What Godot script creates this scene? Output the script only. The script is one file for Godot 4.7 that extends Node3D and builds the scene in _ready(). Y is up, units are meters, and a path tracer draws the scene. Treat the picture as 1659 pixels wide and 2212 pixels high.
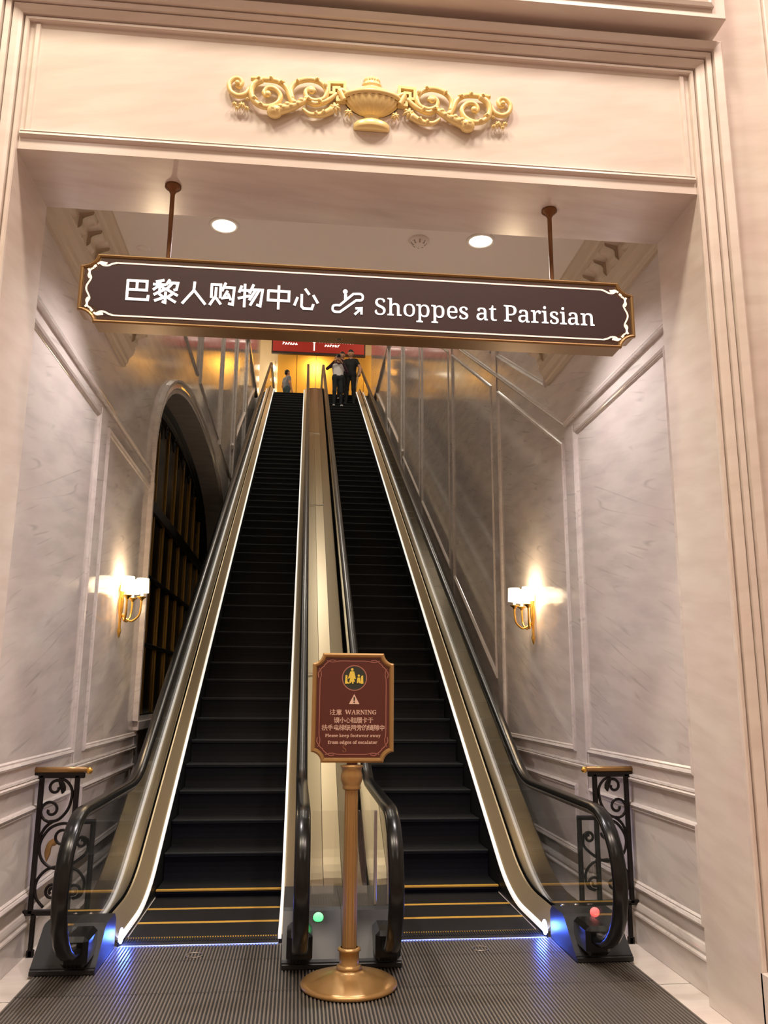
extends Node3D
# Portal with a hanging sign, two long escalators in a marble shaft.  y up, metres, the camera stands at x 0, z 0 and looks along -z.

const XC := 0.32                 # middle of the portal
const WALL_L := -1.655           # faces of the shaft's side walls
const WALL_R := 2.295
const REV_L := -1.565            # faces of the portal's jambs
const REV_R := 2.205
const FRONT := -4.1              # face of the portal wall
const BACK := -4.65
const SOFFIT := 4.41
const TOP := 11.7                # upper floor
const TAN30 := 0.57735
var M := {}
var taken := {}
var escalators := []

# ---------------------------------------------------------------- naming
func numbered(called: String) -> String:
	if not taken.has(called):
		taken[called] = 0
		return called
	taken[called] += 1
	return "%s_%03d" % [called, taken[called]]

func tag(o: Node, label: String, category: String, group := "", kind := ""):
	o.set_meta("label", label)
	o.set_meta("category", category)
	if group != "": o.set_meta("group", group)
	if kind != "": o.set_meta("kind", kind)
	return o

func thing(called: String, label: String, category: String, at := Vector3.ZERO, group := "", kind := "") -> Node3D:
	var o := Node3D.new()
	o.name = numbered(called)
	add_child(o)
	o.position = at
	tag(o, label, category, group, kind)
	return o

func st_new(smooth := false) -> SurfaceTool:
	var st := SurfaceTool.new()
	st.begin(Mesh.PRIMITIVE_TRIANGLES)
	st.set_smooth_group(0 if smooth else -1)
	return st

func put(st: SurfaceTool, called: String, mat: Material, parent: Node = null) -> MeshInstance3D:
	st.generate_normals()
	return put_mesh(st.commit(), called, mat, parent)

func put_mesh(mesh: Mesh, called: String, mat: Material, parent: Node = null) -> MeshInstance3D:
	var o := MeshInstance3D.new()
	o.mesh = mesh
	o.material_override = mat
	o.cast_shadow = GeometryInstance3D.SHADOW_CASTING_SETTING_ON
	if parent == null:
		o.name = numbered(called)
		add_child(o)
	else:
		o.name = called
		parent.add_child(o, true)
	return o

func struct(st: SurfaceTool, called: String, mat: Material, label: String, category: String) -> MeshInstance3D:
	var o := put(st, called, mat)
	tag(o, label, category, "", "structure")
	return o

# ---------------------------------------------------------------- shapes
var cut_z := -1e9                # relief work stops at the face it stands on
func tri(st: SurfaceTool, a: Vector3, b: Vector3, c: Vector3):
	for p in [a, b, c]: st.add_vertex(Vector3(p.x, p.y, maxf(p.z, cut_z)))

func quad(st: SurfaceTool, a: Vector3, b: Vector3, c: Vector3, d: Vector3):
	tri(st, a, b, c); tri(st, a, c, d)

# box from corner p to corner q with chamfered edges
func box(st: SurfaceTool, p: Vector3, q: Vector3, ch := 0.0):
	var lo := Vector3(minf(p.x, q.x), minf(p.y, q.y), minf(p.z, q.z))
	var hi := Vector3(maxf(p.x, q.x), maxf(p.y, q.y), maxf(p.z, q.z))
	var c := (lo + hi) / 2.0
	var h := (hi - lo) / 2.0
	var e := minf(ch, minf(h.x, minf(h.y, h.z)) * 0.8)
	for ax in 3:
		var u := (ax + 1) % 3
		var v := (ax + 2) % 3
		for s in [-1.0, 1.0]:
			var f := []
			for k in [[-1, -1], [-1, 1], [1, 1], [1, -1]]:
				var w := Vector3.ZERO
				w[ax] = s * h[ax]
				w[u] = k[0] * (h[u] - e)
				w[v] = k[1] * (h[v] - e)
				f.append(c + w)
			if s > 0: quad(st, f[0], f[1], f[2], f[3])
			else: quad(st, f[3], f[2], f[1], f[0])
	if e <= 0.0: return
	for ax in 3:
		var u := (ax + 1) % 3
		var v := (ax + 2) % 3
		for k in [[-1, -1], [-1, 1], [1, 1], [1, -1]]:
			var f := []
			for t in [[-1, 0], [-1, 1], [1, 1], [1, 0]]:
				var w := Vector3.ZERO
				w[ax] = t[0] * (h[ax] - e)
				w[u] = k[0] * (h[u] - (e if t[1] == 0 else 0.0))
				w[v] = k[1] * (h[v] - (0.0 if t[1] == 0 else e))
				f.append(c + w)
			if k[0] * k[1] > 0: quad(st, f[0], f[1], f[2], f[3])
			else: quad(st, f[3], f[2], f[1], f[0])
	for sx in [-1.0, 1.0]:
		for sy in [-1.0, 1.0]:
			for sz in [-1.0, 1.0]:
				var a := c + Vector3(sx * h.x, sy * (h.y - e), sz * (h.z - e))
				var b := c + Vector3(sx * (h.x - e), sy * h.y, sz * (h.z - e))
				var d := c + Vector3(sx * (h.x - e), sy * (h.y - e), sz * h.z)
				if sx * sy * sz > 0: tri(st, a, d, b)
				else: tri(st, a, b, d)

# a polygon in the plane o + u*x + v*y, drawn out along n
func prism(st: SurfaceTool, poly: PackedVector2Array, o: Vector3, u: Vector3, v: Vector3, n: Vector3):
	var idx := Geometry2D.triangulate_polygon(poly)
	var k := poly.size()
	for i in range(0, idx.size(), 3):
		var a := o + u * poly[idx[i]].x + v * poly[idx[i]].y
		var b := o + u * poly[idx[i + 1]].x + v * poly[idx[i + 1]].y
		var c := o + u * poly[idx[i + 2]].x + v * poly[idx[i + 2]].y
		tri(st, a, b, c)
		tri(st, c + n, b + n, a + n)
	for i in k:
		var a := o + u * poly[i].x + v * poly[i].y
		var b := o + u * poly[(i + 1) % k].x + v * poly[(i + 1) % k].y
		quad(st, a, b, b + n, a + n)

# points moved sideways by d with mitred corners (d > 0: to the side of the direction's left normal)
func offset_path(pts: Array, d: float, closed: bool) -> Array:
	var out := []
	var k := pts.size()
	for i in k:
		var p: Vector2 = pts[i]
		var e0: Vector2 = (p - pts[(i - 1 + k) % k]).normalized()
		var e1: Vector2 = (pts[(i + 1) % k] - p).normalized()
		if not closed and i == 0: e0 = e1
		if not closed and i == k - 1: e1 = e0
		var n0 := Vector2(-e0.y, e0.x)
		var n1 := Vector2(-e1.y, e1.x)
		var m := (n0 + n1)
		var l := m.length_squared()
		out.append(p + m * (2.0 * d / maxf(l, 0.3)) if l > 0.01 else p + n0 * d)
	return out

# a moulding along a path in the plane o,u,v : profile points (sideways, height along n)
func moulding(st: SurfaceTool, pts: Array, prof: Array, o: Vector3, u: Vector3, v: Vector3, n: Vector3, closed := true):
	var rings := []
	for q in prof:
		var r := []
		for p in offset_path(pts, q[0], closed):
			r.append(o + u * p.x + v * p.y + n * q[1])
		rings.append(r)
	var k := pts.size()
	for j in range(rings.size() - 1):
		for i in (k if closed else k - 1):
			var i2 := (i + 1) % k
			quad(st, rings[j][i], rings[j][i2], rings[j + 1][i2], rings[j + 1][i])
	if not closed:
		for e in [0, k - 1]:
			var c := PackedVector2Array()
			for q in prof: c.append(Vector2(q[0], q[1]))
			var idx := Geometry2D.triangulate_polygon(c)
			for i in range(0, idx.size(), 3):
				tri(st, rings[idx[i]][e], rings[idx[i + 1]][e], rings[idx[i + 2]][e])

# a profile carried along a path of (z, y) points at constant x; profile points (x, distance along the path's normal)
func along(st: SurfaceTool, path: Array, prof: Array, x: float, closed := true):
	var rows := []
	var k := path.size()
	for i in k:
		var t: Vector2 = (path[mini(i + 1, k - 1)] - path[maxi(i - 1, 0)]).normalized()
		var n := Vector2(t.y, -t.x)           # for a path towards -z this points up
		var r := []
		for q in prof:
			r.append(Vector3(x + q[0], path[i].y + n.y * q[1], path[i].x + n.x * q[1]))
		rows.append(r)
	var m := prof.size()
	for i in k - 1:
		for j in (m if closed else m - 1):
			var j2 := (j + 1) % m
			quad(st, rows[i][j], rows[i][j2], rows[i + 1][j2], rows[i + 1][j])
	if closed:
		for e in [0, k - 1]:
			for j in range(1, m - 1):
				tri(st, rows[e][0], rows[e][j], rows[e][j + 1])

func tube(st: SurfaceTool, pts: Array, radii: Array, seg := 8, flat := 1.0, up := Vector3(0, 0, 1)):
	var k := pts.size()
	var rows := []
	for i in k:
		var t: Vector3 = (pts[mini(i + 1, k - 1)] - pts[maxi(i - 1, 0)]).normalized()
		var w := up
		if absf(t.dot(w)) > 0.95: w = Vector3(1, 0, 0)
		var a := t.cross(w).normalized()
		var b := a.cross(t).normalized()
		var r: float = radii[i] if radii.size() == k else radii[0]
		var row := []
		for j in seg:
			var g := TAU * j / seg
			row.append(pts[i] + (a * cos(g) + b * sin(g) * flat) * r)
		rows.append(row)
	for i in k - 1:
		for j in seg:
			var j2 := (j + 1) % seg
			quad(st, rows[i][j], rows[i + 1][j], rows[i + 1][j2], rows[i][j2])
	for e in [0, k - 1]:
		for j in range(1, seg - 1):
			if e == 0: tri(st, rows[e][0], rows[e][j], rows[e][j + 1])
			else: tri(st, rows[e][0], rows[e][j + 1], rows[e][j])

func lathe(st: SurfaceTool, prof: Array, seg: int, at: Vector3, flute := 0.0, flutes := 0, sc := Vector3.ONE):
	for i in prof.size() - 1:
		for j in seg:
			var f := []
			for c in [[i, j], [i + 1, j], [i + 1, j + 1], [i, j + 1]]:
				var g: float = TAU * c[1] / seg
				var r: float = prof[c[0]][0]
				if flutes > 0: r *= 1.0 - flute * (0.5 + 0.5 * cos(g * flutes))
				f.append(at + Vector3(r * cos(g), prof[c[0]][1], r * sin(g)) * sc)
			quad(st, f[0], f[1], f[2], f[3])

func ellipsoid(st: SurfaceTool, c: Vector3, r: Vector3, seg := 12):
	var prof := []
	for i in seg / 2 + 1:
		var a := -PI / 2 + PI * i / (seg / 2)
		prof.append([cos(a), sin(a)])
	for i in prof.size() - 1:
		for j in seg:
			var f := []
			for k in [[i, j], [i + 1, j], [i + 1, j + 1], [i, j + 1]]:
				var g: float = TAU * k[1] / seg
				f.append(c + Vector3(prof[k[0]][0] * cos(g), prof[k[0]][1], prof[k[0]][0] * sin(g)) * r)
			quad(st, f[0], f[1], f[2], f[3])

# a flat-ended brush stroke of width w and depth d in the plane o,u,v
func stroke(st: SurfaceTool, pts: Array, w: float, o: Vector3, u: Vector3, v: Vector3, n: Vector3, closed := false):
	var l := offset_path(pts, w / 2, closed)
	var r := offset_path(pts, -w / 2, closed)
	var k := pts.size()
	for i in (k if closed else k - 1):
		var i2 := (i + 1) % k
		var q := []
		for p in [l[i], l[i2], r[i2], r[i]]:
			q.append(o + u * p.x + v * p.y)
		quad(st, q[0] + n, q[1] + n, q[2] + n, q[3] + n)
		quad(st, q[0], q[1], q[1] + n, q[0] + n)
		quad(st, q[2], q[3], q[3] + n, q[2] + n)

func spiral(c: Vector2, r0: float, r1: float, a0: float, turns: float, n := 22) -> Array:
	var out := []
	for i in n + 1:
		var t := float(i) / n
		var a := a0 + TAU * turns * t
		out.append(c + Vector2(cos(a), sin(a)) * lerpf(r0, r1, t))
	return out

func curve(pts: Array, n := 6) -> Array:      # Catmull-Rom through 2D or 3D points
	var out := []
	var k := pts.size()
	for i in k - 1:
		var a = pts[maxi(i - 1, 0)]
		var b = pts[i]
		var c = pts[i + 1]
		var d = pts[mini(i + 2, k - 1)]
		for j in n:
			var t := float(j) / n
			out.append(0.5 * ((2.0 * b) + (c - a) * t + (2.0 * a - 5.0 * b + 4.0 * c - d) * t * t + (3.0 * b - a - 3.0 * c + d) * t * t * t))
	out.append(pts[k - 1])
	return out

func lift(pts: Array, o: Vector3, u: Vector3, v: Vector3) -> Array:
	var out := []
	for p in pts: out.append(o + u * p.x + v * p.y)
	return out

# ---------------------------------------------------------------- materials
func mat(rgb: Color, rough: float, metal := 0.0, spec := 0.5) -> StandardMaterial3D:
	var m := StandardMaterial3D.new()
	m.albedo_color = rgb
	m.roughness = rough
	m.metallic = metal
	m.metallic_specular = spec
	return m

func glow(rgb: Color, energy: float, base := Color(0.9, 0.9, 0.9)) -> StandardMaterial3D:
	var m := mat(base, 0.6)
	m.emission_enabled = true
	m.emission = rgb
	m.emission_energy_multiplier = energy
	return m

func glass(rgb: Color, alpha: float) -> StandardMaterial3D:
	var m := mat(rgb, 0.02)
	m.transparency = BaseMaterial3D.TRANSPARENCY_ALPHA
	m.albedo_color = Color(rgb, alpha)
	return m

func noise(sd: int, freq: float, oct := 4) -> FastNoiseLite:
	var n := FastNoiseLite.new()
	n.seed = sd
	n.noise_type = FastNoiseLite.TYPE_SIMPLEX
	n.frequency = freq
	n.fractal_octaves = oct
	return n

# streaked marble, seamless by cross-fading; streaks run along u with a slant
func marble_image(sd: int, base: Color, pink: Color, grey: Color, vein: float, cloud: float, size := 512) -> Image:
	var img := Image.create(size, size, false, Image.FORMAT_RGB8)
	var a := noise(sd, 1.0, 4)
	var b := noise(sd + 1, 1.0, 3)
	var c := noise(sd + 2, 1.0, 1)
	for y in size:
		for x in size:
			var s := [0.0, 0.0, 0.0]
			var fx := clampf((float(x) / size - 0.85) / 0.15, 0.0, 1.0)
			var fy := clampf((float(y) / size - 0.85) / 0.15, 0.0, 1.0)
			for k in 4:
				var w := (fx if k & 1 else 1.0 - fx) * (fy if k & 2 else 1.0 - fy)
				if w <= 0.0: continue
				var px := float(x) / size - (1.0 if k & 1 else 0.0)
				var py := float(y) / size - (1.0 if k & 2 else 0.0)
				var q := py + 0.16 * px
				s[0] += w * a.get_noise_2d(px * 3.0, q * 16.0)
				s[1] += w * b.get_noise_2d(px * 2.2 + 7.0, py * 3.5)
				s[2] += w * (1.0 - minf(1.0, absf(c.get_noise_2d(px * 1.1 + 3.0, (py + 0.3 * px) * 17.0)) * 7.0)) * clampf(b.get_noise_2d(px * 3.0 - 9.0, py * 4.0) * 2.0 + 0.15, 0.0, 1.0)
			var col := base.lerp(pink, clampf(0.45 + s[1] * 0.9, 0.0, 1.0) * 0.6)
			col = col.lerp(grey, clampf(0.28 + s[0] * 0.75, 0.0, 1.0) * cloud)
			col = col.lerp(grey.darkened(0.12), s[2] * vein)
			img.set_pixel(x, y, col)
	return img

func marble(img: Image, tile: float, rough: float) -> StandardMaterial3D:
	var m := mat(Color.WHITE, rough)
	m.albedo_texture = ImageTexture.create_from_image(img)
	m.uv1_triplanar = true
	m.uv1_world_triplanar = true
	m.uv1_scale = Vector3.ONE / tile
	m.uv1_triplanar_sharpness = 8.0
	return m

func brushed(rgb: Color, rough: float) -> StandardMaterial3D:
	return mat(rgb, rough, 0.92)

func make_materials():
	var hall := marble_image(11, Color8(227, 219, 208), Color8(223, 207, 200), Color8(199, 184, 172), 0.08, 0.42)
	var shaft := marble_image(29, Color8(217, 210, 203), Color8(212, 199, 194), Color8(158, 149, 146), 0.34, 0.3)
	M.hall = marble(hall, 3.1, 0.35)
	M.jamb = marble(hall, 2.3, 0.2)
	M.shaft = marble(shaft, 2.6, 0.1)
	M.shaft_trim = marble(shaft, 2.2, 0.11)
	M.floor = marble(hall, 2.4, 0.2)
	M.plaster = mat(Color8(224, 216, 204), 0.8)
	M.cornice = mat(Color8(205, 190, 168), 0.6)
	M.cream = mat(Color8(233, 219, 188), 0.6)
	M.bronze = brushed(Color8(140, 127, 100), 0.28)
	M.seal = mat(Color8(14, 14, 13), 0.9, 0.0, 0.1)
	M.deck = mat(Color8(186, 168, 132), 0.34, 0.6)  # paler than the bronze: ceiling light mirrored in the inner deck, put into its colour
	M.bronze_dark = brushed(Color8(120, 106, 82), 0.35)
	M.steel = brushed(Color8(200, 196, 190), 0.25)
	M.rib = mat(Color8(134, 127, 119), 0.34, 0.45)
	M.groove = mat(Color8(20, 20, 20), 0.7)
	M.rubber = mat(Color8(13, 14, 14), 0.24, 0.0, 0.4)
	M.black = mat(Color8(24, 25, 26), 0.45)
	M.base_box = mat(Color8(46, 47, 48), 0.4, 0.2)
	M.step = mat(Color8(22, 22, 23), 0.6, 0.1, 0.35)
	M.nosing = mat(Color8(46, 48, 47), 0.6, 0.1, 0.35)
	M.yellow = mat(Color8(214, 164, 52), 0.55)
	M.iron = mat(Color8(22, 18, 20), 0.4, 0.3)
	M.gold = mat(Color8(244, 218, 152), 0.32, 0.12)
	M.stand = mat(Color8(166, 130, 80), 0.3, 0.45)
	M.brass = brushed(Color8(226, 178, 84), 0.2)
	M.frame = mat(Color8(138, 108, 66), 0.35, 0.45)
	M.maroon = mat(Color8(50, 22, 26), 0.5)
	M.board = mat(Color8(88, 42, 36), 0.3)
	M.ink = mat(Color8(226, 190, 170), 0.5)
	M.ink_yellow = mat(Color8(236, 208, 84), 0.5)
	M.ink_dark = mat(Color8(48, 52, 44), 0.5)
	M.line = mat(Color8(170, 112, 96), 0.5)
	M.glass = glass(Color8(110, 126, 112), 0.05)
	M.dark_glass = mat(Color8(16, 12, 10), 0.22, 0.0, 0.3)
	M.mullion = brushed(Color8(176, 142, 74), 0.3)
	M.led = glow(Color8(255, 250, 240), 0.62)
	M.letter = glow(Color8(255, 250, 242), 1.15)
	M.letter_line = glow(Color8(255, 214, 180), 0.6)
	M.shade = glow(Color8(255, 226, 176), 2.6)
	M.lamp = glow(Color8(255, 240, 214), 6.0)
	M.blue = glow(Color8(60, 100, 255), 2.6)
	M.blue_core = glow(Color8(150, 172, 255), 9.0)
	M.green = glow(Color8(40, 220, 120), 1.6)
	M.red = glow(Color8(255, 60, 66), 1.5)
	M.gilt_panel = mat(Color8(206, 160, 70), 0.4, 0.4)

# ---------------------------------------------------------------- light
func area(at: Vector3, look: Vector3, size: Vector2, rgb: Color, energy: float):
	var l := AreaLight3D.new()
	add_child(l)
	l.name = numbered("panel_light")
	l.area_size = size
	l.light_color = rgb
	l.light_energy = energy
	l.shadow_enabled = true
	l.area_range = 60.0
	l.look_at_from_position(at, look, Vector3(0, 0, 1) if absf((look - at).normalized().y) > 0.9 else Vector3.UP)

func omni(at: Vector3, rgb: Color, energy: float, size := 0.05):
	var l := OmniLight3D.new()
	add_child(l)
	l.name = numbered("lamp_light")
	l.position = at
	l.light_color = rgb
	l.light_energy = energy
	l.light_size = size
	l.omni_range = 60.0
	l.omni_attenuation = 2.0
	l.shadow_enabled = true

func spot(at: Vector3, look: Vector3, rgb: Color, energy: float, angle: float, size := 0.08):
	var l := SpotLight3D.new()
	add_child(l)
	l.name = numbered("spot_light")
	l.light_color = rgb
	l.light_energy = energy
	l.light_size = size
	l.spot_angle = angle
	l.spot_angle_attenuation = 0.6
	l.spot_range = 60.0
	l.spot_attenuation = 2.0
	l.shadow_enabled = true
	l.look_at_from_position(at, look, Vector3(0, 0, 1) if absf((look - at).normalized().y) > 0.9 else Vector3.UP)

func _ready():
	# camera
	var cam := Camera3D.new()
	cam.name = "camera"
	add_child(cam)
	cam.position = Vector3(0, 1.6, 0)
	cam.basis = Basis(Vector3.UP, deg_to_rad(-5.69)) * Basis(Vector3.RIGHT, deg_to_rad(12.21)) * Basis(Vector3.BACK, deg_to_rad(0.41))
	cam.fov = rad_to_deg(2.0 * atan(1106.0 / 1803.0))
	cam.keep_aspect = Camera3D.KEEP_HEIGHT
	cam.current = true
	# sky and exposure
	var we := WorldEnvironment.new()
	we.name = "environment"
	var env := Environment.new()
	env.background_mode = Environment.BG_COLOR
	env.background_color = Color(0.02, 0.018, 0.015)
	env.tonemap_mode = Environment.TONE_MAPPER_LINEAR
	env.tonemap_exposure = 1.2
	env.sdfgi_enabled = true
	env.ssao_enabled = true
	env.ssil_enabled = true
	we.environment = env
	add_child(we)
	# lamps of the hall on this side of the portal, high above, close to the portal wall
	hall_lights()
	# lamps of the upper floor and over the escalators
	upper_lights()
	make_materials()
	build_hall()
	build_portal()
	build_shaft()
	build_upper_floor()
	build_floor()
	build_escalators()
	build_newels()
	build_hanging_sign()
	build_ornament()
	build_window()
	build_sconces()
	build_railings()
	build_warning_stand()
	build_ceiling_fittings()
	build_upper_things()
	build_people()

const WARM := Color(1.0, 0.86, 0.70)
const HALL_Y := 9.0

func hall_lights():
	for k in 3:
		var x: float = [-2.2, 0.32, 2.84][k]
		area(Vector3(x, HALL_Y - 0.08, -1.5), Vector3(x, 0, -1.5), Vector2(0.9, 0.9), [Color(1.0, 0.94, 0.83), Color(1.0, 0.935, 0.86), Color(1.0, 0.895, 0.845)][k], 20.5)
	for x in [-3.2, 3.8]:
		area(Vector3(x, HALL_Y - 0.08, 3.0), Vector3(x, 0, 3.0), Vector2(0.9, 0.9), Color(1.0, 0.94, 0.88), 5.0)

func upper_lights():
	for z in [-10.5, -16.0, -21.5]:
		area(Vector3(XC, 16.9, z), Vector3(XC, 0, z), Vector2(0.9, 0.9), Color(1.0, 0.96, 0.9), 15.0)
	for x in [-3.0, 3.6]:
		area(Vector3(x, 16.9, -30.5), Vector3(x, 0, -30.5), Vector2(1.2, 1.2), Color(1.0, 0.9, 0.76), 15.0)

# ---------------------------------------------------------------- the hall on the camera's side
func lamp_panel(at: Vector3, size: float, label: String, group: String):
	var t := thing("ceiling_light", label, "ceiling light", at, group)
	var st := st_new()
	moulding(st, [Vector2(-size / 2, -size / 2), Vector2(size / 2, -size / 2), Vector2(size / 2, size / 2), Vector2(-size / 2, size / 2)], [[0, 0], [0, 0.05], [-0.06, 0.05], [-0.07, 0]], Vector3.ZERO, Vector3.RIGHT, Vector3.BACK, Vector3.DOWN)
	put(st, "frame", M.plaster, t)
	st = st_new()
	box(st, Vector3(-size / 2, -0.02, -size / 2), Vector3(size / 2, 0, size / 2))
	put(st, "diffuser", glow(Color(1.0, 0.88, 0.74), 1.5), t)

func build_hall():
	var st := st_new()
	box(st, Vector3(-7, -0.2, -5.0), Vector3(8, -0.002, -3.6))
	box(st, Vector3(WALL_L - 0.3, -0.2, -28.0), Vector3(WALL_R + 0.3, -0.002, -4.99))
	struct(st, "floor", M.floor, "cream polished marble floor under the portal and beside the ribbed plate", "floor")
	st = st_new()
	box(st, Vector3(-7, -0.2, -3.6), Vector3(8, 0.004, 7.2))  # unseen carpet added to dim and redden the light bounced onto the mouldings
	struct(st, "floor_added_carpet", mat(Color8(142, 112, 106), 0.95), "unseen rose brown carpet added before the portal to tint the bounced light", "carpet")
	st = st_new()
	box(st, Vector3(-7, HALL_Y, -4.1), Vector3(8, HALL_Y + 0.2, 7.2))
	struct(st, "ceiling_hall", M.plaster, "white ceiling of the hall in front of the portal", "ceiling")
	st = st_new()
	box(st, Vector3(-7.3, -0.2, -4.65), Vector3(-7, HALL_Y + 0.2, 7.2))
	struct(st, "wall_hall_left", M.hall, "marble side wall of the entrance hall", "wall")
	st = st_new()
	box(st, Vector3(8, -0.2, -4.65), Vector3(8.3, HALL_Y + 0.2, 7.2))
	struct(st, "wall_hall_right", M.hall, "marble side wall closing the entrance hall", "wall")
	st = st_new()
	box(st, Vector3(-7.3, -0.2, 7.2), Vector3(8.3, HALL_Y + 0.2, 7.5))
	struct(st, "wall_hall_back", M.hall, "marble end wall of the entrance hall", "wall")
	for x in [-2.2, 0.32, 2.84]:
		lamp_panel(Vector3(x, HALL_Y, -1.5), 0.96, "square ceiling lamp of the row in front of the portal wall", "ceiling lamps before the portal")
	for x in [-3.2, 3.8]:
		lamp_panel(Vector3(x, HALL_Y, 3.0), 0.96, "square ceiling lamp deeper in the entrance hall", "ceiling lamps deep in the hall")

# the portal wall with its mouldings
func build_portal():
	var st := st_new()
	prism(st, PackedVector2Array([Vector2(-7, 0), Vector2(REV_L, 0), Vector2(REV_L, SOFFIT), Vector2(REV_R, SOFFIT), Vector2(REV_R, 0), Vector2(8, 0), Vector2(8, HALL_Y), Vector2(-7, HALL_Y)]), Vector3(0, 0, FRONT), Vector3.RIGHT, Vector3.UP, Vector3(0, 0, BACK - FRONT))
	var w := struct(st, "wall_portal", M.jamb, "cream marble wall with the wide portal opening", "wall")
	# architrave round the opening and the panel above it
	st = st_new()
	var prof := [[0, 0], [0, 0.02], [0.006, 0.028], [0.02, 0.028], [0.026, 0.02], [0.026, 0.008], [0.032, 0.008], [0.034, 0.034], [0.05, 0.044], [0.074, 0.052], [0.08, 0.052], [0.08, 0.034], [0.087, 0.034], [0.088, 0.066], [0.11, 0.07], [0.116, 0.07], [0.116, 0.05], [0.124, 0.05], [0.125, 0.092], [0.168, 0.1], [0.178, 0.094], [0.178, 0.0]]
	moulding(st, [Vector2(REV_L + 0.002, 0.0), Vector2(REV_L + 0.002, 5.19), Vector2(REV_R - 0.002, 5.19), Vector2(REV_R - 0.002, 0.0)], prof, Vector3(0, 0, FRONT), Vector3.RIGHT, Vector3.UP, Vector3.BACK, false)
	struct(st, "trim_1", M.hall, "stepped marble architrave running round portal and header panel", "moulding")
	# plinth blocks under the architrave
	st = st_new()
	for x in [REV_L - 0.18, REV_R - 0.002]:
		box(st, Vector3(x, 0, FRONT), Vector3(x + 0.182, 0.33, FRONT + 0.12), 0.006)
	struct(st, "trim_2", M.jamb, "plinth blocks at the foot of the portal architrave", "moulding")
	# slender bead that closes the header panel above the opening
	st = st_new()
	moulding(st, [Vector2(REV_L + 0.012, 4.475), Vector2(REV_R - 0.012, 4.475)], [[0.0, 0.0], [0.004, 0.014], [0.014, 0.022], [0.026, 0.02], [0.034, 0.01], [0.036, 0.018], [0.042, 0.016], [0.046, 0.0]], Vector3(0, 0, FRONT), Vector3.RIGHT, Vector3.UP, Vector3.BACK, false)
	for s in [-1.0, 1.0]:
		var x: float = XC + s * 1.842
		moulding(st, [Vector2(x, 4.49), Vector2(x, 5.18)] if s < 0 else [Vector2(x, 5.18), Vector2(x, 4.49)], [[-0.02, 0.0], [-0.014, 0.012], [0.006, 0.012], [0.02, 0.0]], Vector3(0, 0, FRONT), Vector3.RIGHT, Vector3.UP, Vector3.BACK, false)
	struct(st, "trim_3", M.hall, "slim bead moulding along the foot of the header panel", "moulding")
	# the projecting course above, with its own framed panel
	st = st_new()
	box(st, Vector3(-1.72, 5.42, FRONT), Vector3(2.36, HALL_Y, FRONT + 0.2), 0.006)
	moulding(st, [Vector2(-1.64, 5.48), Vector2(-1.64, 8.7), Vector2(2.28, 8.7), Vector2(2.28, 5.48)], [[0, 0], [0, 0.02], [-0.02, 0.03], [-0.03, 0.02], [-0.045, 0.024], [-0.06, 0]], Vector3(0, 0, FRONT + 0.2), Vector3.RIGHT, Vector3.UP, Vector3.BACK)
	struct(st, "trim_4", M.hall, "projecting marble course with a framed panel over the architrave", "moulding")
	# pilasters beside the portal
	for s in [-1.0, 1.0]:
		st = st_new()
		var x: float = XC + s * 2.75
		box(st, Vector3(x - 0.36, 0, FRONT), Vector3(x + 0.36, HALL_Y, FRONT + 0.03), 0.006)
		struct(st, "trim_5" if s < 0 else "trim_6", M.hall, "flat marble pilaster beside the portal architrave", "pilaster")

# ---------------------------------------------------------------- the shaft with the escalators
const ARCH_Z := -13.4
const ARCH_A := 4.3
const ARCH_B := 1.68
const ARCH_Y := 4.02

func arch_pts(grow: float, n := 28) -> Array:      # (-z, y) from the near springing to the far one
	var out := []
	for i in n + 1:
		var a := PI - PI * i / n
		var ca := cos(a)
		var sa := sin(a)
		out.append(Vector2(-ARCH_Z + (ARCH_A + grow) * signf(ca) * pow(absf(ca), 0.85), ARCH_Y + (ARCH_B + grow) * pow(sa, 0.85)))
	return out

func wall_frame(st: SurfaceTool, pts: Array, x: float, s: float, k := 1.0):
	# a picture-frame moulding on a side wall; pts (-z, y) clockwise or not, made to run so that the profile lies inside
	var area2 := 0.0
	for i in pts.size():
		var p: Vector2 = pts[i]
		var q: Vector2 = pts[(i + 1) % pts.size()]
		area2 += p.x * q.y - q.x * p.y
	var pp := pts.duplicate()
	if area2 < 0: pp.reverse()
	moulding(st, pp, [[0, 0], [0.004 * k, 0.018], [0.016 * k, 0.026], [0.03 * k, 0.018], [0.034 * k, 0.01], [0.042 * k, 0.014], [0.05 * k, 0.004], [0.052 * k, -0.001]], Vector3(x, 0, 0), Vector3(0, 0, -1), Vector3.UP, Vector3(s, 0, 0))

func string_course(st: SurfaceTool, a: Vector2, b: Vector2, x: float, s: float, prof: Array):
	moulding(st, [a, b], prof, Vector3(x, 0, 0), Vector3(0, 0, -1), Vector3.UP, Vector3(s, 0, 0), false)

func rect(z0: float, z1: float, y0: float, y1: float) -> Array:
	return [Vector2(z0, y0), Vector2(z1, y0), Vector2(z1, y1), Vector2(z0, y1)]

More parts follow.
